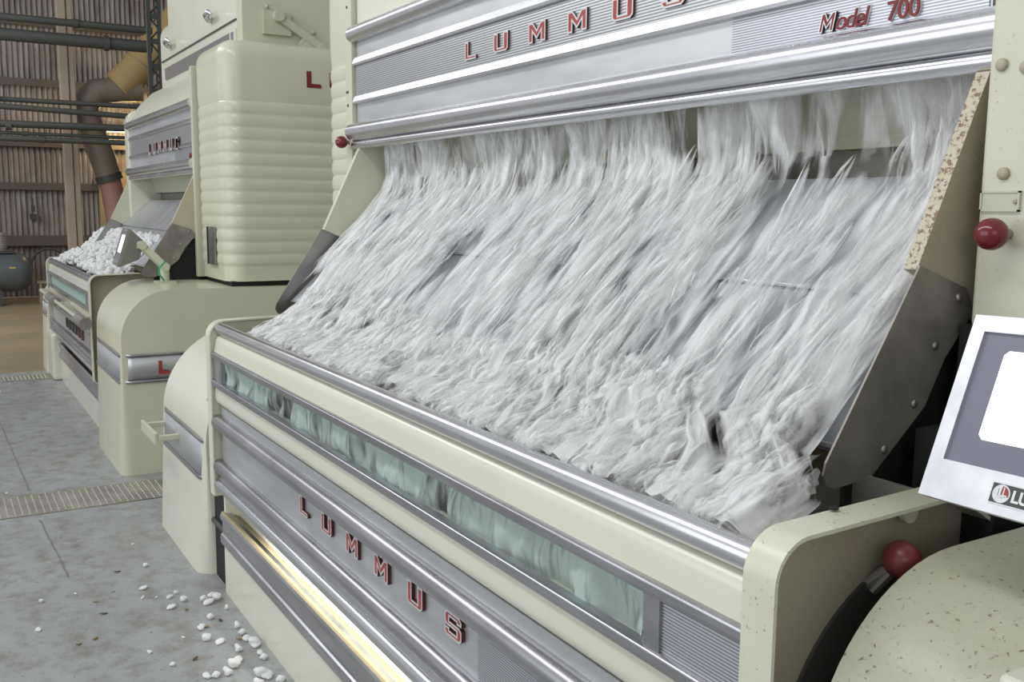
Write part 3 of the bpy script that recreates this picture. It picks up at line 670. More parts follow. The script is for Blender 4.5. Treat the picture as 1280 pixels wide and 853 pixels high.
# right belt guard
rg = cover(g1, -0.822, 0.35, 1.12, 0.28, (0.5, 0.62), bev=0.05, m=CREAMH)
bm = bmesh.new(); box(bm, -0.553, -0.45, 0.93, 1.01, 1.06, 1.122); mesh_obj('guard_bracket', bm, CREAM, rg, bev=0.006)
bm = bmesh.new(); box(bm, -0.93, -0.82, 1.55, 2.5, 0.0, 1.16); box(bm, -1.008, -0.30, 1.50, 2.5, 1.00, 1.41); box(bm, -1.008, -0.86, 1.40, 1.50, 1.0, 1.24); mesh_obj('cabinet_shade_boxes', bm, BLACK, g1)  # added black boxes act as the shade behind the wing and cabinet
knob(g1, (-0.868, 1.194, 1.094), (-0.6, -0.2, -0.9), 0.0285, KNOBW)
bm = bmesh.new(); tube(bm, (-0.868, 1.194, 1.094), (-0.915, 1.175, 1.045), 0.008, 12); mesh_obj('lever', bm, STEELD, g1)
# hook tab and hole at the flange top
bm = bmesh.new(); prism(bm, arc(1.245, 1.150, 0.017, 0, 360, 16)[:-1], -0.905, -0.894); mesh_obj('flange_hook', bm, CREAMD, g1)
bm = bmesh.new(); tube(bm, (-0.918, 1.10, 1.172), (-0.918, 1.10, 1.1745), 0.0075, 14); mesh_obj('flange_hole', bm, BLACK, g1)
adopt(g1)
# lamp in the recess
area('recess_lamp', (-2.2, 1.00, 0.475), (-2.2, 1.10, 0.36), 2.5, 0.02, 8.0, (1.0, 1.0, 0.92))

# ------------------------------------------------------------------ machine two (far)
g2 = empty('cotton_gin', (-8.2, 1.6, 0), 'second cream cotton gin further back, with a still heap of cotton behind its rail', 'machine', 'cotton gins in a row')
lp2 = lower_section(g2, -10.02, -7.25, -0.04, far=True)
end_plate(g2, -9.97, -0.06, -1, arcslot=False)
end_plate(g2, -7.25, -0.05, 1, zb=0.42, w=0.075)
for i, ch in enumerate('LUMMUS'):
    x = -8.80+i*0.185; letter(ch, (x-0.05, 0.963, 0.575), X, Z, -Y, 0.10, 0.075, 0.014, lp2, 0, [REDP if i > 3 else DARK, DARK, DARK])
sp2 = sign(g2, -9.07, -6.70, -0.03, far=True)
for i, ch in enumerate('LUMMUS'):
    x = -8.14+i*0.196; letter(ch, (x-0.05, 1.556, 1.985), X, Z, -Y, 0.10, 0.085, 0.012, sp2, 0.010)
text_mesh('model_lettering', 'Model 700', (-6.86, 1.560, 1.915), X, Z, -Y, 0.045, REDP, sp2, 0.1, 0.001, 0.002, 0.85)
chute(g2, -9.15, -6.72, -0.035)
cabinet(g2, -6.62, -6.0, 1.128, 2.60, pitch=0.078, ztop_c=2.23)
bm = bmesh.new(); box(bm, -6.70, -6.655, 1.54, 2.6, 1.12, 2.5); mesh_obj('frame_post', bm, CREAMS, g2, bev=0.004)
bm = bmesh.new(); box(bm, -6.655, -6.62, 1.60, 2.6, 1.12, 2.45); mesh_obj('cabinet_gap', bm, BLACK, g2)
bm = bmesh.new(); prism(bm, [(1.545, 1.12), (1.545, 2.22)]+arc(1.665, 2.30, 0.12, 180, 90, 6)+[(2.6, 2.42), (2.6, 1.12)], -9.22, -9.07); mesh_obj('frame_post', bm, CREAM, g2, bev=0.01, smooth=40)
bm = bmesh.new(); prism(bm, [(1.56, 2.27), (1.56, 2.33), (1.66, 2.46), (1.76, 2.56), (2.4, 2.56), (2.4, 2.27)], -9.06, -6.66); mesh_obj('hood', bm, CREAM, g2, smooth=40)
bm = bmesh.new(); box(bm, -6.40, -6.25, 1.556, 1.567, 1.22, 1.46); box(bm, -6.43, -6.41, 1.553, 1.567, 1.22, 1.46, 1); mesh_obj('vent_slot', bm, [STEEL, BLACK], g2)
knob(g2, (-6.76, 1.50, 1.545), (0, 1, 0), 0.034)
# red letters on the cabinet side
for i, ch in enumerate('LUMMUS'):
    letter(ch, (-6.0+0.001, 2.085+i*0.16, 2.335), Y, Z, X, 0.115, 0.10, 0.003, g2, 0, [REDP, REDP, REDP], 'painted_letter')
rg2 = cover(g2, -6.88, -5.94, 1.10, 0.30, (0.565, 0.715), bev=0.07, yb=2.9, y0=0.925, taper=0.03, m=CREAMS, slope=-0.01)
bm = bmesh.new(); box(bm, -6.64, -6.03, 1.60, 2.85, 1.05, 1.13); mesh_obj('cabinet_shade_strip', bm, BLACK, g2)  # black strip painted in for the shaded gap below the cabinet
for i, ch in enumerate('LUMMUS'):
    letter(ch, (-5.932, 1.12+i*0.13, 0.600), Y, Z, X, 0.075, 0.08, 0.006, rg2, 0, [RED, RED, REDP])
cover(g2, -10.5, -10.06, 0.94, 0.30, (0.55, 0.67), bev=0.05, y0=0.93, taper=0.03)
bm = bmesh.new(); box(bm, -9.99, -9.55, 0.90, 1.05, 0, 0.43); mesh_obj('front_foot', bm, CREAM, g2, bev=0.03, seg=4)
# grab bar on brackets with two dark grips
bm = bmesh.new(); tube(bm, (-9.95, 0.87, 0.80), (-7.0, 0.87, 0.80), 0.013, 12)
for x in (-9.9, -8.45, -8.2, -7.3): box(bm, x-0.02, x+0.02, 0.87, 0.95, 0.785, 0.815)
gb = mesh_obj('grab_bar', bm, CREAMG, g2)
for a, b in ((-9.25, -8.75), (-7.35, -6.98)):
    bm = bmesh.new(); tube(bm, (a, 0.87, 0.80), (b, 0.87, 0.80), 0.035, 16, r1=0.042); mesh_obj('grip', bm, STEELD, gb, smooth=40)
adopt(g2)

# feeder box on machine two
fd = empty('gin_feeder', (-7.3, 2.2, 2.56), 'cream feeder box with two chrome latches on top of the second gin', 'machine')
bm = bmesh.new()
prism(bm, [(1.76, 2.50), (1.76, 2.90)]+arc(1.90, 2.96, 0.14, 180, 90, 6)+[(2.9, 3.7), (2.9, 2.50)], -8.62, -6.26)
prism(bm, [(1.76, 2.95), (1.755, 3.7), (2.9, 3.7), (2.9, 2.95)], -8.3, -6.26)
mesh_obj('feeder_body', bm, CREAM, fd, smooth=35)
bm = bmesh.new(); box(bm, -6.26, -6.16, 1.74, 2.95, 2.50, 3.7); mesh_obj('feeder_end', bm, CREAMS, fd, bev=0.01)
bm = bmesh.new(); box(bm, -8.58, -6.32, 1.748, 1.76, 2.762, 2.768); box(bm, -8.58, -6.32, 1.75, 1.76, 2.53, 2.537)
mesh_obj('door_seam', bm, DARK, fd)
bm = bmesh.new(); box(bm, -8.45, -6.42, 1.750, 1.76, 2.61, 2.70); mesh_obj('window', bm, flat('smoked_window', (0.20, 0.185, 0.18), 0.25), fd)
bm = bmesh.new(); box(bm, -6.44, -6.30, 1.742, 1.762, 2.60, 2.705); box(bm, -6.40, -6.34, 1.738, 1.744, 2.615, 2.69, 1); mesh_obj('window_catch', bm, [CREAM, CHROMED], fd)
for x in (-8.25, -6.95):
    bm = bmesh.new(); ball(bm, (x, 1.745, 2.86), 0.028, seg=16); path_tube(bm, [(x, 1.735, 2.86), (x+0.05, 1.71, 2.87), (x+0.16, 1.70, 2.875), (x+0.19, 1.715, 2.86)], [0.02, 0.02, 0.018, 0.01], 10)
    mesh_obj('latch', bm, CHROME, fd, smooth=60)
# arm mechanism on the feeder side
arm = bmesh.new(); x = -6.13
box(arm, x-0.03, x, 1.87, 2.05, 2.66, 2.80); tube(arm, (x, 1.96, 2.77), (x+0.05, 1.96, 2.77), 0.035, 16)
def bar(bm, p, q, w, x0, x1):
    p, q = Vector((0,)+p), Vector((0,)+q); d = (q-p).normalized(); n = Vector((0, -d.z, d.y))*w
    prism(bm, [(v.y, v.z) for v in (p-n, q-n, q+n, p+n)], x0, x1)
bar(arm, (1.96, 2.77), (2.24, 2.60), 0.022, x+0.01, x+0.035); tube(arm, (x, 2.24, 2.60), (x+0.05, 2.24, 2.60), 0.026, 14)
bar(arm, (2.10, 2.63), (2.22, 2.55), 0.03, x, x+0.03); bar(arm, (2.14, 2.58), (2.02, 2.45), 0.009, x+0.01, x+0.025)
tube(arm, (x, 2.14, 2.585), (x+0.05, 2.14, 2.585), 0.03, 12)
for a, b in ((1.90, 2.83), (1.90, 2.68), (2.02, 2.58), (2.2, 2.7)): ball(arm, (x-0.02, a, b), 0.014, seg=10)
mesh_obj('control_arm', arm, CREAMG, fd, bev=0.002); adopt(fd)

# ------------------------------------------------------------------ operator monitors
SST = metal('brushed_stainless', (0.66, 0.66, 0.69), 0.42, aniso=(1, 1, 1), streak=0.14, metallic=0.9, scale=12)
def monitor(label, case=None):
    """local frame: x right, y up along the face, z out of the face; origin top-left corner of the face"""
    r = empty('operator_monitor', (0, 0, 0), label, 'monitor', 'monitors on the gins')
    w, h = 0.33, 0.25
    bm = bmesh.new(); fx0, fx1, fy0, fy1 = 0.020, w-0.020, -h+0.052, -0.022
    o = [(0, -h), (w, -h), (w, 0), (0, 0)]; i = [(fx0, fy0), (fx1, fy0), (fx1, fy1), (fx0, fy1)]
    O = [bm.verts.new((a, b, 0)) for a, b in o]; I = [bm.verts.new((a, b, 0)) for a, b in i]; D = [bm.verts.new((a, b, -0.006)) for a, b in i]
    for k in range(4): bm.faces.new((O[k], O[(k+1) % 4], I[(k+1) % 4], I[k])); bm.faces.new((I[k], I[(k+1) % 4], D[(k+1) % 4], D[k]))
    B = [bm.verts.new(p) for p in ((0, -h, -0.02), (w, -h, -0.02), (w, 0, -0.02), (0, 0, -0.02))]
    T = [bm.verts.new(p) for p in ((0.03, -h+0.08, -0.12), (w-0.03, -h+0.08, -0.12), (w-0.03, -0.05, -0.12), (0.03, -0.05, -0.12))]
    for A_, B_ in ((O, B), (B, T)):
        for k in range(4): bm.faces.new((A_[k], A_[(k+1) % 4], B_[(k+1) % 4], B_[k]))
    bm.faces.new(T); mesh_obj('casing', bm, case or SST, r)
    bm = bmesh.new(); box(bm, fx0, fx1, fy0, fy1, -0.010, -0.005); s = mesh_obj('screen', bm, flat('grey_screen', (0.13, 0.13, 0.17), 0.3, emit=(0.12, 0.12, 0.16), es=0.5), r)
    bm = bmesh.new(); x0, x1, y0, y1 = fx0+0.035, fx1-0.035, fy0+0.035, fy1-0.022; q = 0.006
    vs = [(x0+q, y0), (x1-q, y0), (x1, y0+q), (x1, y1-q), (x1-q, y1), (x0+q, y1), (x0, y1-q), (x0, y0+q)]
    prism(bm, vs, -0.0048, -0.0042, axis='z'); mesh_obj('screen_window', bm, flat('white_display', (0.9, 0.9, 0.9), emit=(0.95, 0.96, 1.0), es=1.0), s)
    # name badge
    bm = bmesh.new(); bx, by = 0.098, -h+0.0125; box(bm, bx, bx+0.115, by, by+0.027, 0, 0.0015); bd = mesh_obj('badge', bm, SILVER, r)
    bm = bmesh.new(); box(bm, bx+0.0015, bx+0.1135, by+0.0015, by+0.0255, 0.0015, 0.002); mesh_obj('badge_face', bm, DARK, bd)
    bm = bmesh.new(); c = (bx+0.0155, by+0.0135); prism(bm, [(c[0]+0.0115*math.cos(t), c[1]+0.0115*math.sin(t)) for t in (2*PI*k/24 for k in range(24))], 0.002, 0.0026, 0, 'z')
    prism(bm, [(c[0], c[1]-0.001)]+[(c[0]+0.0095*math.cos(t), c[1]+0.0095*math.sin(t)) for t in (-PI/2*0.2+PI*0.6*k/10 for k in range(11))], 0.0026, 0.003, 1, 'z')
    for k in range(3):
        a = c[0]-0.006+k*0.004; b = c[1]-0.005+k*0.0012
        prism(bm, [(a, b), (a+0.008-k*0.001, b), (a+0.008-k*0.001, b+0.0016), (a+0.0016, b+0.0016), (a+0.0016, b+0.011), (a, b+0.011)], 0.003, 0.0034, 2, 'z')
    mesh_obj('emblem', bm, [ALU, RED, SILVER], bd)
    text_mesh('badge_lettering', 'LUMMUS', (bx+0.029, by+0.0065, 0.0024), X, Y, Z, 0.0205, SILVER, bd, 0, 0.0006, 0.0003, 0.95)
    return r
def place(o, loc, xd, yd):
    xd = Vector(xd).normalized(); zd = xd.cross(Vector(yd)).normalized(); yd = zd.cross(xd)
    m = Matrix(((xd.x, yd.x, zd.x), (xd.y, yd.y, zd.y), (xd.z, yd.z, zd.z))).to_4x4(); m.translation = Vector(loc); o.matrix_world = m
m1 = monitor('stainless operator monitor with lit screen at the near end of the foreground gin')
K = 0.25/0.26
place(m1, Vector((0, 0, 1.6))+(Vector((-0.8067, 1.2347, 1.4595))-Vector((0, 0, 1.6)))*K, (0.997, -0.0692, 0.0335), (-0.0113, 0.3919, 0.9199))
m2 = monitor('grey operator monitor seen edge-on, beside the cotton heap of the second gin', flat('matte_grey_casing', (0.24, 0.235, 0.21), 0.6, 0.2))
place(m2, (-6.88, 1.115, 1.445), (0.997, -0.0692, 0.0), (-0.0113, 0.30, 0.95))
def marm(root, pts, base):
    bm = bmesh.new()
    for a, b in zip(pts, pts[1:]): tube(bm, a, b, 0.03, 4)
    for p in pts: tube(bm, Vector(p)+Vector((-0.035, 0, 0)), Vector(p)+Vector((0.035, 0, 0)), 0.028, 14)
    box(bm, base[0]-0.06, base[0]+0.06, base[1]-0.06, base[1]+0.06, base[2]-0.01, base[2]+0.01)
    tube(bm, pts[-1], base, 0.03, 12)
    o = mesh_obj('support_arm', bm, CREAMG, root, smooth=40); o.matrix_parent_inverse = root.matrix_world.inverted(); return o
marm(m2, [(-6.66, 1.14, 1.33), (-6.55, 1.17, 1.34), (-6.52, 1.30, 1.20)], (-6.52, 1.30, 1.10))
bm = bmesh.new(); path_tube(bm, [(-6.40, 1.28, 1.24), (-6.38, 1.24, 1.20), (-6.38, 1.24, 1.16), (-6.40, 1.27, 1.12)], 0.006, 8)
o = mesh_obj('green_cable', bm, flat('green_cable', (0.03, 0.35, 0.15)), m2); o.matrix_parent_inverse = m2.matrix_world.inverted(); o['label'] = 'green cable'
marm(m1, [(-0.58, 1.30, 1.30), (-0.56, 1.40, 1.30), (-0.52, 1.45, 1.20)], (-0.52, 1.45, 1.13))

# ------------------------------------------------------------------ cotton
def fft_noise(nu, nv, su, sv, seed):
    """smooth random field, feature size su x sv in cells, unit variance"""
    r = np.random.default_rng(seed).standard_normal((nu, nv))
    fu = np.fft.fftfreq(nu)[:, None]; fv = np.fft.fftfreq(nv)[None, :]
    H = np.exp(-2*(PI**2)*((fu*su)**2+(fv*sv)**2)); a = np.fft.ifft2(np.fft.fft2(r)*H).real
    return (a-a.mean())/a.std()
def np_mesh(name, V, F, mats, parent=None, uv=None, dens=None, mi=None):
    me = bpy.data.meshes.new(name)
    me.vertices.add(len(V)); me.vertices.foreach_set('co', V.astype(np.float32).ravel())
    k = F.shape[1]; me.loops.add(F.size); me.loops.foreach_set('vertex_index', F.astype(np.int32).ravel())
    me.polygons.add(len(F)); me.polygons.foreach_set('loop_start', np.arange(0, F.size, k, dtype=np.int32)); me.polygons.foreach_set('loop_total', np.full(len(F), k, dtype=np.int32))
    me.polygons.foreach_set('use_smooth', np.ones(len(F), dtype=bool))
    if mi is not None: me.polygons.foreach_set('material_index', mi.astype(np.int32))
    me.update()
    if uv is not None:
        l = me.uv_layers.new(name='UVMap'); l.data.foreach_set('uv', uv[F.ravel()].astype(np.float32).ravel())
    if dens is not None:
        a = me.attributes.new('coverage', 'FLOAT', 'POINT'); a.data.foreach_set('value', dens.astype(np.float32))
    for m in mats: me.materials.append(m)
    me.validate()
    return link(bpy.data.objects.new(name, me), parent)
def grid_faces(nu, nv):
    i = np.arange(nu-1)[:, None]*nv+np.arange(nv-1)[None, :]; i = i.ravel()
    return np.stack([i, i+1, i+nv+1, i+nv], 1)
# path of the falling cotton in the y,z plane
PATH = np.array([(1.645, 1.885), (1.655, 1.80), (1.66, 1.72), (1.645, 1.655), (1.58, 1.575), (1.48, 1.482), (1.36, 1.368), (1.26, 1.272), (1.20, 1.205), (1.13, 1.155), (1.06, 1.125), (1.005, 1.10)])
def path_at(s):
    P = PATH; d = np.r_[0, np.cumsum(np.hypot(*np.diff(P, axis=0).T))]
    return np.stack([np.interp(s, d, P[:, 0]), np.interp(s, d, P[:, 1])], -1), d[-1]
_, LEN = path_at(0.0)
def sm(a, k=9):
    ker = np.hanning(k+2)[1:-1]; ker /= ker.sum(); return np.convolve(np.pad(a, k//2, mode='edge'), ker, 'valid')
nu, nv = 620, 260
SV = np.linspace(0, LEN, nv); PC, _ = path_at(SV); PC = np.stack([sm(PC[:, 0], 13), sm(PC[:, 1], 13)], 1)
T_ = np.gradient(PC, axis=0); T_ /= np.linalg.norm(T_, axis=1)[:, None]; NR = np.stack([T_[:, 1], -T_[:, 0]], 1)   # points to the operator
XL, XR = -3.795, -1.05
XU = np.linspace(XL, XR, nu); dx = XU[1]-XU[0]; ds = SV[1]-SV[0]
Sg = np.broadcast_to(SV[None, :], (nu, nv)); Xg = np.broadcast_to(XU[:, None], (nu, nv))
fall = np.clip((0.20-Sg)/0.06, 0, 1)          # 1 while falling free
heap = np.clip((Sg-(LEN-0.33))/0.10, 0, 1)    # 1 in the heap
big = fft_noise(nu, nv, 0.055/dx, 0.10/ds, 5)
LAY_V, LAY_F, LAY_UV, LAY_D, LAY_M = [], [], [], [], []
off = 0
gx_ = (Xg-XL)/(XR-XL)
clump = fft_noise(nu, nv, 0.030/dx, 0.07/ds, 301)
for L in range(4):
    h = 0.013*fft_noise(nu, nv, 0.022/dx, 0.075/ds, 20+L)+0.006*fft_noise(nu, nv, 0.011/dx, 0.055/ds, 30+L)+0.0012*fft_noise(nu, nv, 0.0045/dx, 0.06/ds, 40+L)
    hh = 0.011*fft_noise(nu, nv, 0.024/dx, 0.036/ds, 60+L)+0.006*fft_noise(nu, nv, 0.011/dx, 0.026/ds, 70+L)+0.0015*fft_noise(nu, nv, 0.005/dx, 0.025/ds, 75+L)
    h = h*(1-heap)*(0.8+0.4*fall)+hh*heap
    base = 0.004+0.010*L-0.006*(L == 0)
    H = h+base+0.014*(1-fall)*(0.4+0.6*heap)
    H = np.where(fall < 0.5, np.maximum(H, 0.003+0.002*L), H)
    H *= np.clip(0.12+(Xg-XL)/0.14, 0.12, 1)*np.clip(0.3+(XR-Xg)/0.06, 0.3, 1)
    D = 0.415+0.15*big*(1-0.95*fall)+(0.07+0.10*fall)*clump-0.10*np.exp(-((Sg-(LEN-0.30))/0.05)**2)*(gx_>0.3)+(0.13+0.03*fall)*fft_noise(nu, nv, 0.018/dx, 0.06/ds, 80+L)+0.05*fft_noise(nu, nv, 0.007/dx, 0.05/ds, 85+L)
    D = D+0.16*heap-0.10*fall
    gx = (Xg-XL)/(XR-XL)
    D += 0.05*fall*gx*2
    if L > 0: D -= 0.03*L
    D -= 0.5*np.clip(0.02-Sg, 0, 0.02)/0.02*0.5
    low = np.clip((Sg-(LEN-0.52))/0.22, 0, 1); D -= 0.9*np.clip(1.5-(Xg-XL)/0.16, 0, 1)*low
    D -= 0.5*np.clip(1-(XR-Xg)/0.10, 0, 1)*heap*(0.6+0.5*fft_noise(nu, nv, 0.02/dx, 0.03/ds, 95+L))
    mg = np.minimum(Xg-XL, XR-Xg); D -= 0.4*np.clip(1-mg/0.03, 0, 1)*(1-0.6*heap)
    H = H*(1-low*(1-np.clip((Xg-XL-0.06)/0.40, 0.05, 1)))
    V = np.stack([Xg, PC[None, :, 0]+NR[None, :, 0]*H, PC[None, :, 1]+NR[None, :, 1]*H], -1)
    if L: V[..., 0] += 0.01*fft_noise(nu, nv, 0.06/dx, 0.06/ds, 90+L)*np.clip(mg/0.05, 0, 1)
    V[..., 0] = np.clip(V[..., 0], XL, XR); V[..., 0] += np.clip((V[..., 0]+2.4)/1.35, 0, 1)*0.085*np.clip((Sg-(LEN-0.22))/0.08, 0, 1)
    LAY_V.append(V.reshape(-1, 3)); LAY_F.append(grid_faces(nu, nv)+off); off += nu*nv
    LAY_UV.append(np.stack([Xg, Sg], -1).reshape(-1, 2)); LAY_D.append(np.clip(D, 0, 1).ravel()); LAY_M.append(np.full((nu-1)*(nv-1), L))
# separate tufts riding on the sheet, feathered towards their tips
def spindles(n, seed, smin=0.03):
    rg = np.random.default_rng(seed); A, B = 11, 9
    t = np.linspace(-1, 1, A); ph = np.arange(B)*2*PI/B
    x = rg.uniform(XL+0.02, XR-0.02, n); sp_ = rg.uniform(smin, LEN-0.02, n)
    ix = np.clip(((x-XL)/dx).astype(int), 0, nu-1); iv = np.clip((sp_/ds).astype(int), 0, nv-1)
    dens = 0.45+0.3*big[ix, iv]+0.12*(sp_ > LEN-0.33)-0.08*(sp_ < 0.2)
    ok = rg.uniform(0, 1, n) < np.clip(dens*1.3, 0, 1)
    ok &= ~((sp_ < 0.22) & (clump[ix, iv] < -0.1))
    ok &= ~((x-XL < 0.26) & (sp_ > LEN-0.50)); x, sp_, ix, iv = x[ok], sp_[ok], ix[ok], iv[ok]; n = len(x)
    inh = sp_ > LEN-0.30; inf = sp_ < 0.2
    ln = np.where(inh, rg.uniform(0.030, 0.060, n), rg.uniform(0.04, 0.13, n)); wd = np.where(inh, rg.uniform(0.012, 0.024, n), rg.uniform(0.007, 0.018, n))
    tan = np.stack([np.zeros(n), T_[iv, 0], T_[iv, 1]], 1); nor = np.stack([np.zeros(n), NR[iv, 0], NR[iv, 1]], 1); ax = np.tile([1.0, 0, 0], (n, 1))
    an = rg.normal(0, np.where(inh, 0.28, 0.09), n)[:, None]; d = tan*np.cos(an)+ax*np.sin(an); sd = ax*np.cos(an)-tan*np.sin(an)
    hgt = np.where(inf, rg.uniform(-0.02, 0.045, n), rg.uniform(0.012, 0.05, n))*np.clip(0.1+(x-XL)/0.5, 0, 1)
    c = np.stack([x, PC[iv, 0], PC[iv, 1]], 1)+nor*hgt[:, None]
    prof = np.sqrt(np.clip(1-t**2, 0, 1))*(1+0.25*t)
    rad = wd[:, None, None]*prof[None, :, None]*(1+0.10*rg.standard_normal((n, A, B)))
    bend = rg.normal(0, 0.25, (n, 1))*t[None, :]**2
    P = c[:, None, None]+d[:, None, None]*(ln[:, None, None, None]*t[None, :, None, None])+sd[:, None, None]*(rad*np.cos(ph)[None, None]+(bend*wd[:, None])[:, :, None]*2)[..., None]+nor[:, None, None]*(rad*np.sin(ph)[None, None]*0.8)[..., None]
    P[..., 0] = np.clip(P[..., 0], XL, XR)+(np.clip((x+2.4)/1.35, 0, 1)*0.075*np.clip((sp_-(LEN-0.22))/0.08, 0, 1))[:, None, None]
    i, j = np.meshgrid(np.arange(A-1), np.arange(B), indexing='ij'); q = np.stack([i*B+j, i*B+(j+1) % B, (i+1)*B+(j+1) % B, (i+1)*B+j], -1).reshape(-1, 4)
    Fq = (np.arange(n)[:, None, None]*(A*B)+q[None]).reshape(-1, 4)
    cov = np.broadcast_to((0.50-0.30*np.abs(t)**1.5)[None, :, None], (n, A, B))
    uv = np.stack([np.broadcast_to((x*3)[:, None, None]+0.03*np.cos(ph)[None, None], (n, A, B)), np.broadcast_to((sp_*3)[:, None, None]+0.16*t[None, :, None], (n, A, B))], -1)
    return P.reshape(-1, 3), Fq, uv.reshape(-1, 2), cov.ravel()
for P_, F_, U_, C_ in (spindles(3600, 77), spindles(1500, 78, LEN-0.33)):
    LAY_V.append(P_); LAY_F.append(F_+off); off += len(P_); LAY_UV.append(U_); LAY_D.append(C_); LAY_M.append(np.full(len(F_), 2))
V = np.concatenate(LAY_V); F = np.concatenate(LAY_F); UVs = np.concatenate(LAY_UV); DD = np.concatenate(LAY_D); MI = np.concatenate(LAY_M)
keep = DD[F].max(1) > 0.1
cf = np_mesh('cotton_flow', V, F[keep], COT, None, UVs, DD, MI[keep])
tag(cf, 'sheet of loose white cotton pouring down the chute of the foreground gin', 'cotton', kind='stuff')

# cotton behind the window glass
def window_cotton(x0, x1, z0, z1, label, seed):
    nu, nv = 420, 30; xs = np.linspace(x0, x1, nu); zs = np.linspace(z0, z1, nv); dx = xs[1]-xs[0]; dz = zs[1]-zs[0]
    Xg, Zg = np.meshgrid(xs, zs, indexing='ij')
    h = 0.010*fft_noise(nu, nv, 0.03/dx, 0.04/dz, seed)+0.006*fft_noise(nu, nv, 0.010/dx, 0.03/dz, seed+1)
    Yg = 0.977+np.clip(h, -0.02, 0.02)
    D = np.clip(0.74+0.20*fft_noise(nu, nv, 0.05/dx, 0.05/dz, seed+2)+0.1*fft_noise(nu, nv, 0.015/dx, 0.04/dz, seed+3), 0, 1)
    V = np.stack([Xg, Yg, Zg], -1).reshape(-1, 3)
    o = np_mesh('window_cotton', V, grid_faces(nu, nv), [COTW], None, np.stack([Xg, Zg], -1).reshape(-1, 2), D.ravel())
    return tag(o, label, 'cotton', kind='stuff')
COTW = cotton_mat('cotton_wisps_window', True, 0.30, 0.3, 55, 9, 4.4)
window_cotton(-3.76, -1.17, 0.885, 1.02, 'cotton rushing past behind the long window of the foreground gin', 200)

# heap of cotton tufts on machine two
def tuft_bm(r, seed, sub=3):
    rnd = random.Random(seed); bm = bmesh.new(); bmesh.ops.create_icosphere(bm, subdivisions=sub, radius=1)
    lobes = [(Vector([rnd.uniform(-1, 1) for _ in range(3)]).normalized(), rnd.uniform(0.25, 0.6), rnd.uniform(2.5, 6)) for _ in range(8)]
    sx, sy, sz = rnd.uniform(0.8, 1.5), rnd.uniform(0.7, 1.1), rnd.uniform(0.5, 0.8)
    for v in bm.verts:
        n = v.co.normalized(); k = 0.7+sum(a*max(0, n.dot(d))**p for d, a, p in lobes)+rnd.uniform(-0.10, 0.10)
        v.co = Vector((n.x*sx, n.y*sy, n.z*sz))*k*r
    zmin = min(v.co.z for v in bm.verts)
    for v in bm.verts: v.co.z -= zmin
    return bm
protos = []
for i in range(5):
    bm = tuft_bm(1.0, 50+i); me = bpy.data.meshes.new('cotton_tuft'); bm.to_mesh(me); bm.free(); me.materials.append(COTS); me.shade_smooth(); protos.append(me)
def heap2():
    VV, FF, o = [], [], 0; rnd = random.Random(3); small = []
    for i in range(5):
        b = tuft_bm(1.0, 80+i, 2); m_ = bpy.data.meshes.new('t'); b.to_mesh(m_); b.free(); small.append(m_)
    for k in range(4200):
        x = rnd.uniform(-9.85, -7.3); y = rnd.uniform(1.02, 1.42)
        zc = 1.05+0.13*math.sin(PI*(x+9.95)/2.8)*1.0+0.30*(y-1.02)+rnd.uniform(-0.06, 0.02)
        if y > 1.25: zc = max(zc, y-0.06)
        me = small[k % 5]; v = np.empty(len(me.vertices)*3); me.vertices.foreach_get('co', v); v = v.reshape(-1, 3)
        R = np.array(Euler((rnd.uniform(0, 6), rnd.uniform(0, 6), rnd.uniform(0, 6))).to_matrix()); v = (v*rnd.uniform(0.011, 0.026))@R.T+np.array([x, y, zc])
        f = np.array([p.vertices[:] for p in me.polygons]); VV.append(v); FF.append(f+o); o += len(v)
    ob = np_mesh('cotton_heap', np.concatenate(VV), np.concatenate(FF), [COTS])
    tag(ob, 'heap of white cotton lying behind the rail of the second gin', 'cotton', kind='stuff')
heap2()

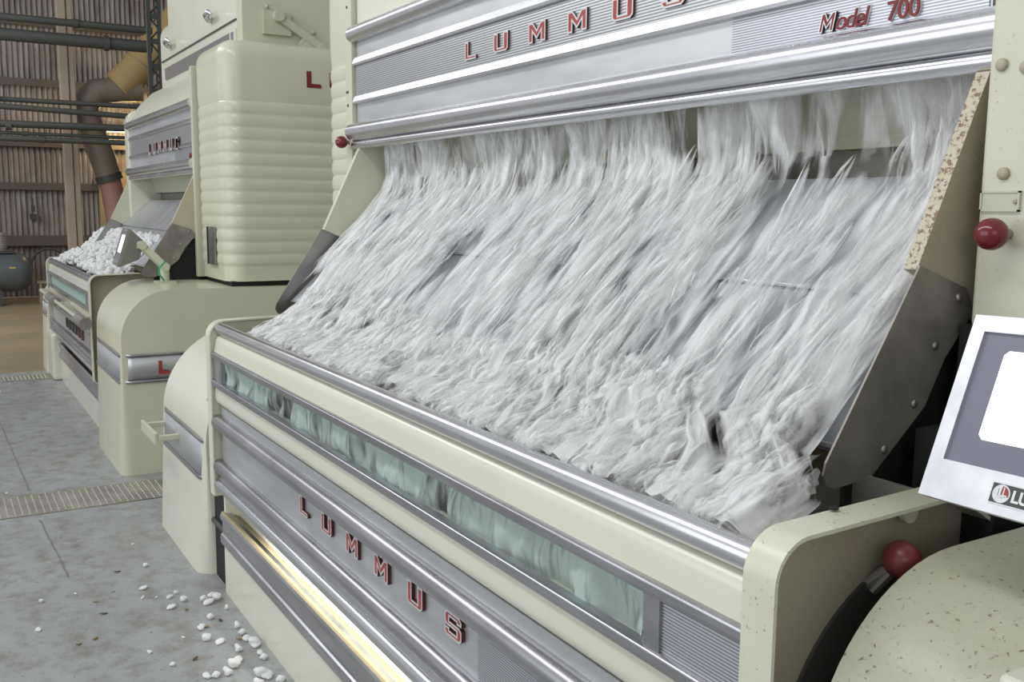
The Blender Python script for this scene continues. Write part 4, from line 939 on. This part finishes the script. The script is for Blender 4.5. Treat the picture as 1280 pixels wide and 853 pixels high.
# tufts and dry leaves on the floor
FL = [(-4.37, .74, .8, 'lone white cotton tuft on the floor farthest from the gin foot'), (-4.1, .68, .9, 'cotton tuft near the middle of the scattered tufts'), (-4.0, .66, .7, 'small cotton tuft just below the lone middle tuft'),
 (-3.99, .79, .8, None), (-3.96, .76, .9, None), (-3.9, .8, 1.0, None), (-3.84, .74, 1.0, None), (-3.98, .71, .5, None), (-3.86, .87, 1.3, None), (-3.89, .91, 1.2, None), (-3.85, .92, 1.3, None), (-3.81, .88, 1.2, None), (-3.73, .93, .9, None),
 (-3.67, .85, 1.2, None), (-3.6, .80, 1.2, None), (-3.49, .79, 1.2, None), (-3.43, .83, 1.0, None), (-3.54, .92, 1.2, None), (-3.47, .92, 1.2, None), (-3.42, .92, 1.2, None), (-3.37, .93, 1.3, None), (-3.34, .94, 1.1, None),
 (-3.34, .87, 1.3, None), (-3.23, .93, 1.2, None), (-3.28, .93, 1.0, None), (-3.23, .82, 1.4, None), (-3.25, .85, 1.1, None), (-3.18, .79, 1.4, None), (-3.18, .75, 1.2, None), (-3.2, .72, 1.1, None), (-3.12, .88, 1.4, None), (-3.09, .91, 1.3, None), (-3.05, .86, 1.4, None), (-3.04, .93, 1.3, None),
 (-4.19, .43, .5, 'tiny cotton tuft on the bare floor left of the others'), (-4.17, .30, .6, 'cotton tuft at the far left of the scattered ones'), (-3.88, .27, .7, 'cotton tuft on the stained floor nearest the picture corner'), (-3.48, .59, .7, None), (-3.34, .64, .8, None), (-3.55, .72, .5, None), (-4.69, .74, .4, None), (-5.9, .29, .4, 'tiny cotton speck on the floor beyond the wide grating'),
 (-9.2, .45, .5, 'tiny white speck of cotton by the far floor plate')]
for i, (x, y, s, lab) in enumerate(FL):
    o = bpy.data.objects.new('cotton_tuft', protos[i % 5]); COL.objects.link(o)
    o.location = (x, y, 0.0); o.scale = (0.0125*s,)*3; o.rotation_euler = (0, 0, i*1.3)
    if lab: tag(o, lab, 'cotton tuft', 'cotton tufts scattered on the floor')
    else: tag(o, 'small white cotton tuft among those strewn along the foot of the near gin', 'cotton tuft', 'cotton tufts strewn by the near gin foot')
LEAF = flat('dry_brown_leaf', (0.30, 0.20, 0.07), 0.7); LEAFD = flat('dark_dry_leaf', (0.10, 0.05, 0.03), 0.7)
for i, (x, y) in enumerate([(-3.92, .5), (-3.68, .38), (-3.7, .44), (-3.63, .88), (-3.6, .82), (-3.43, .9), (-4.36, .62), (-4.06, .49), (-3.8, .79), (-3.35, .72)]):
    bm = bmesh.new(); rnd = random.Random(i); n = 7; L_ = rnd.uniform(0.010, 0.017); prev = None
    for k in range(n+1):
        t = k/n; w_ = 0.006*math.sin(PI*min(max(t, 0.04), 0.96))+0.0005
        q = [bm.verts.new((L_*(2*t-1), -w_, 0.003+0.004*t*t)), bm.verts.new((L_*(2*t-1), 0, 0.001+0.004*t*t)), bm.verts.new((L_*(2*t-1), w_, 0.004+0.004*t*t))]
        if prev:
            for j in (0, 1): bm.faces.new((prev[j], q[j], q[j+1], prev[j+1]))
        prev = q
    o = mesh_obj('dry_leaf', bm, LEAF if i % 3 else LEAFD); o.location = (x, y, 0.0); o.rotation_euler = (0, 0, rnd.uniform(0, 6))
    s = o.modifiers.new('s', 'SOLIDIFY'); s.thickness = 0.0008
    tag(o, 'small curled dry leaf fragment lying on the grey floor among the cotton tufts', 'leaf', 'dry leaf fragments on the floor')
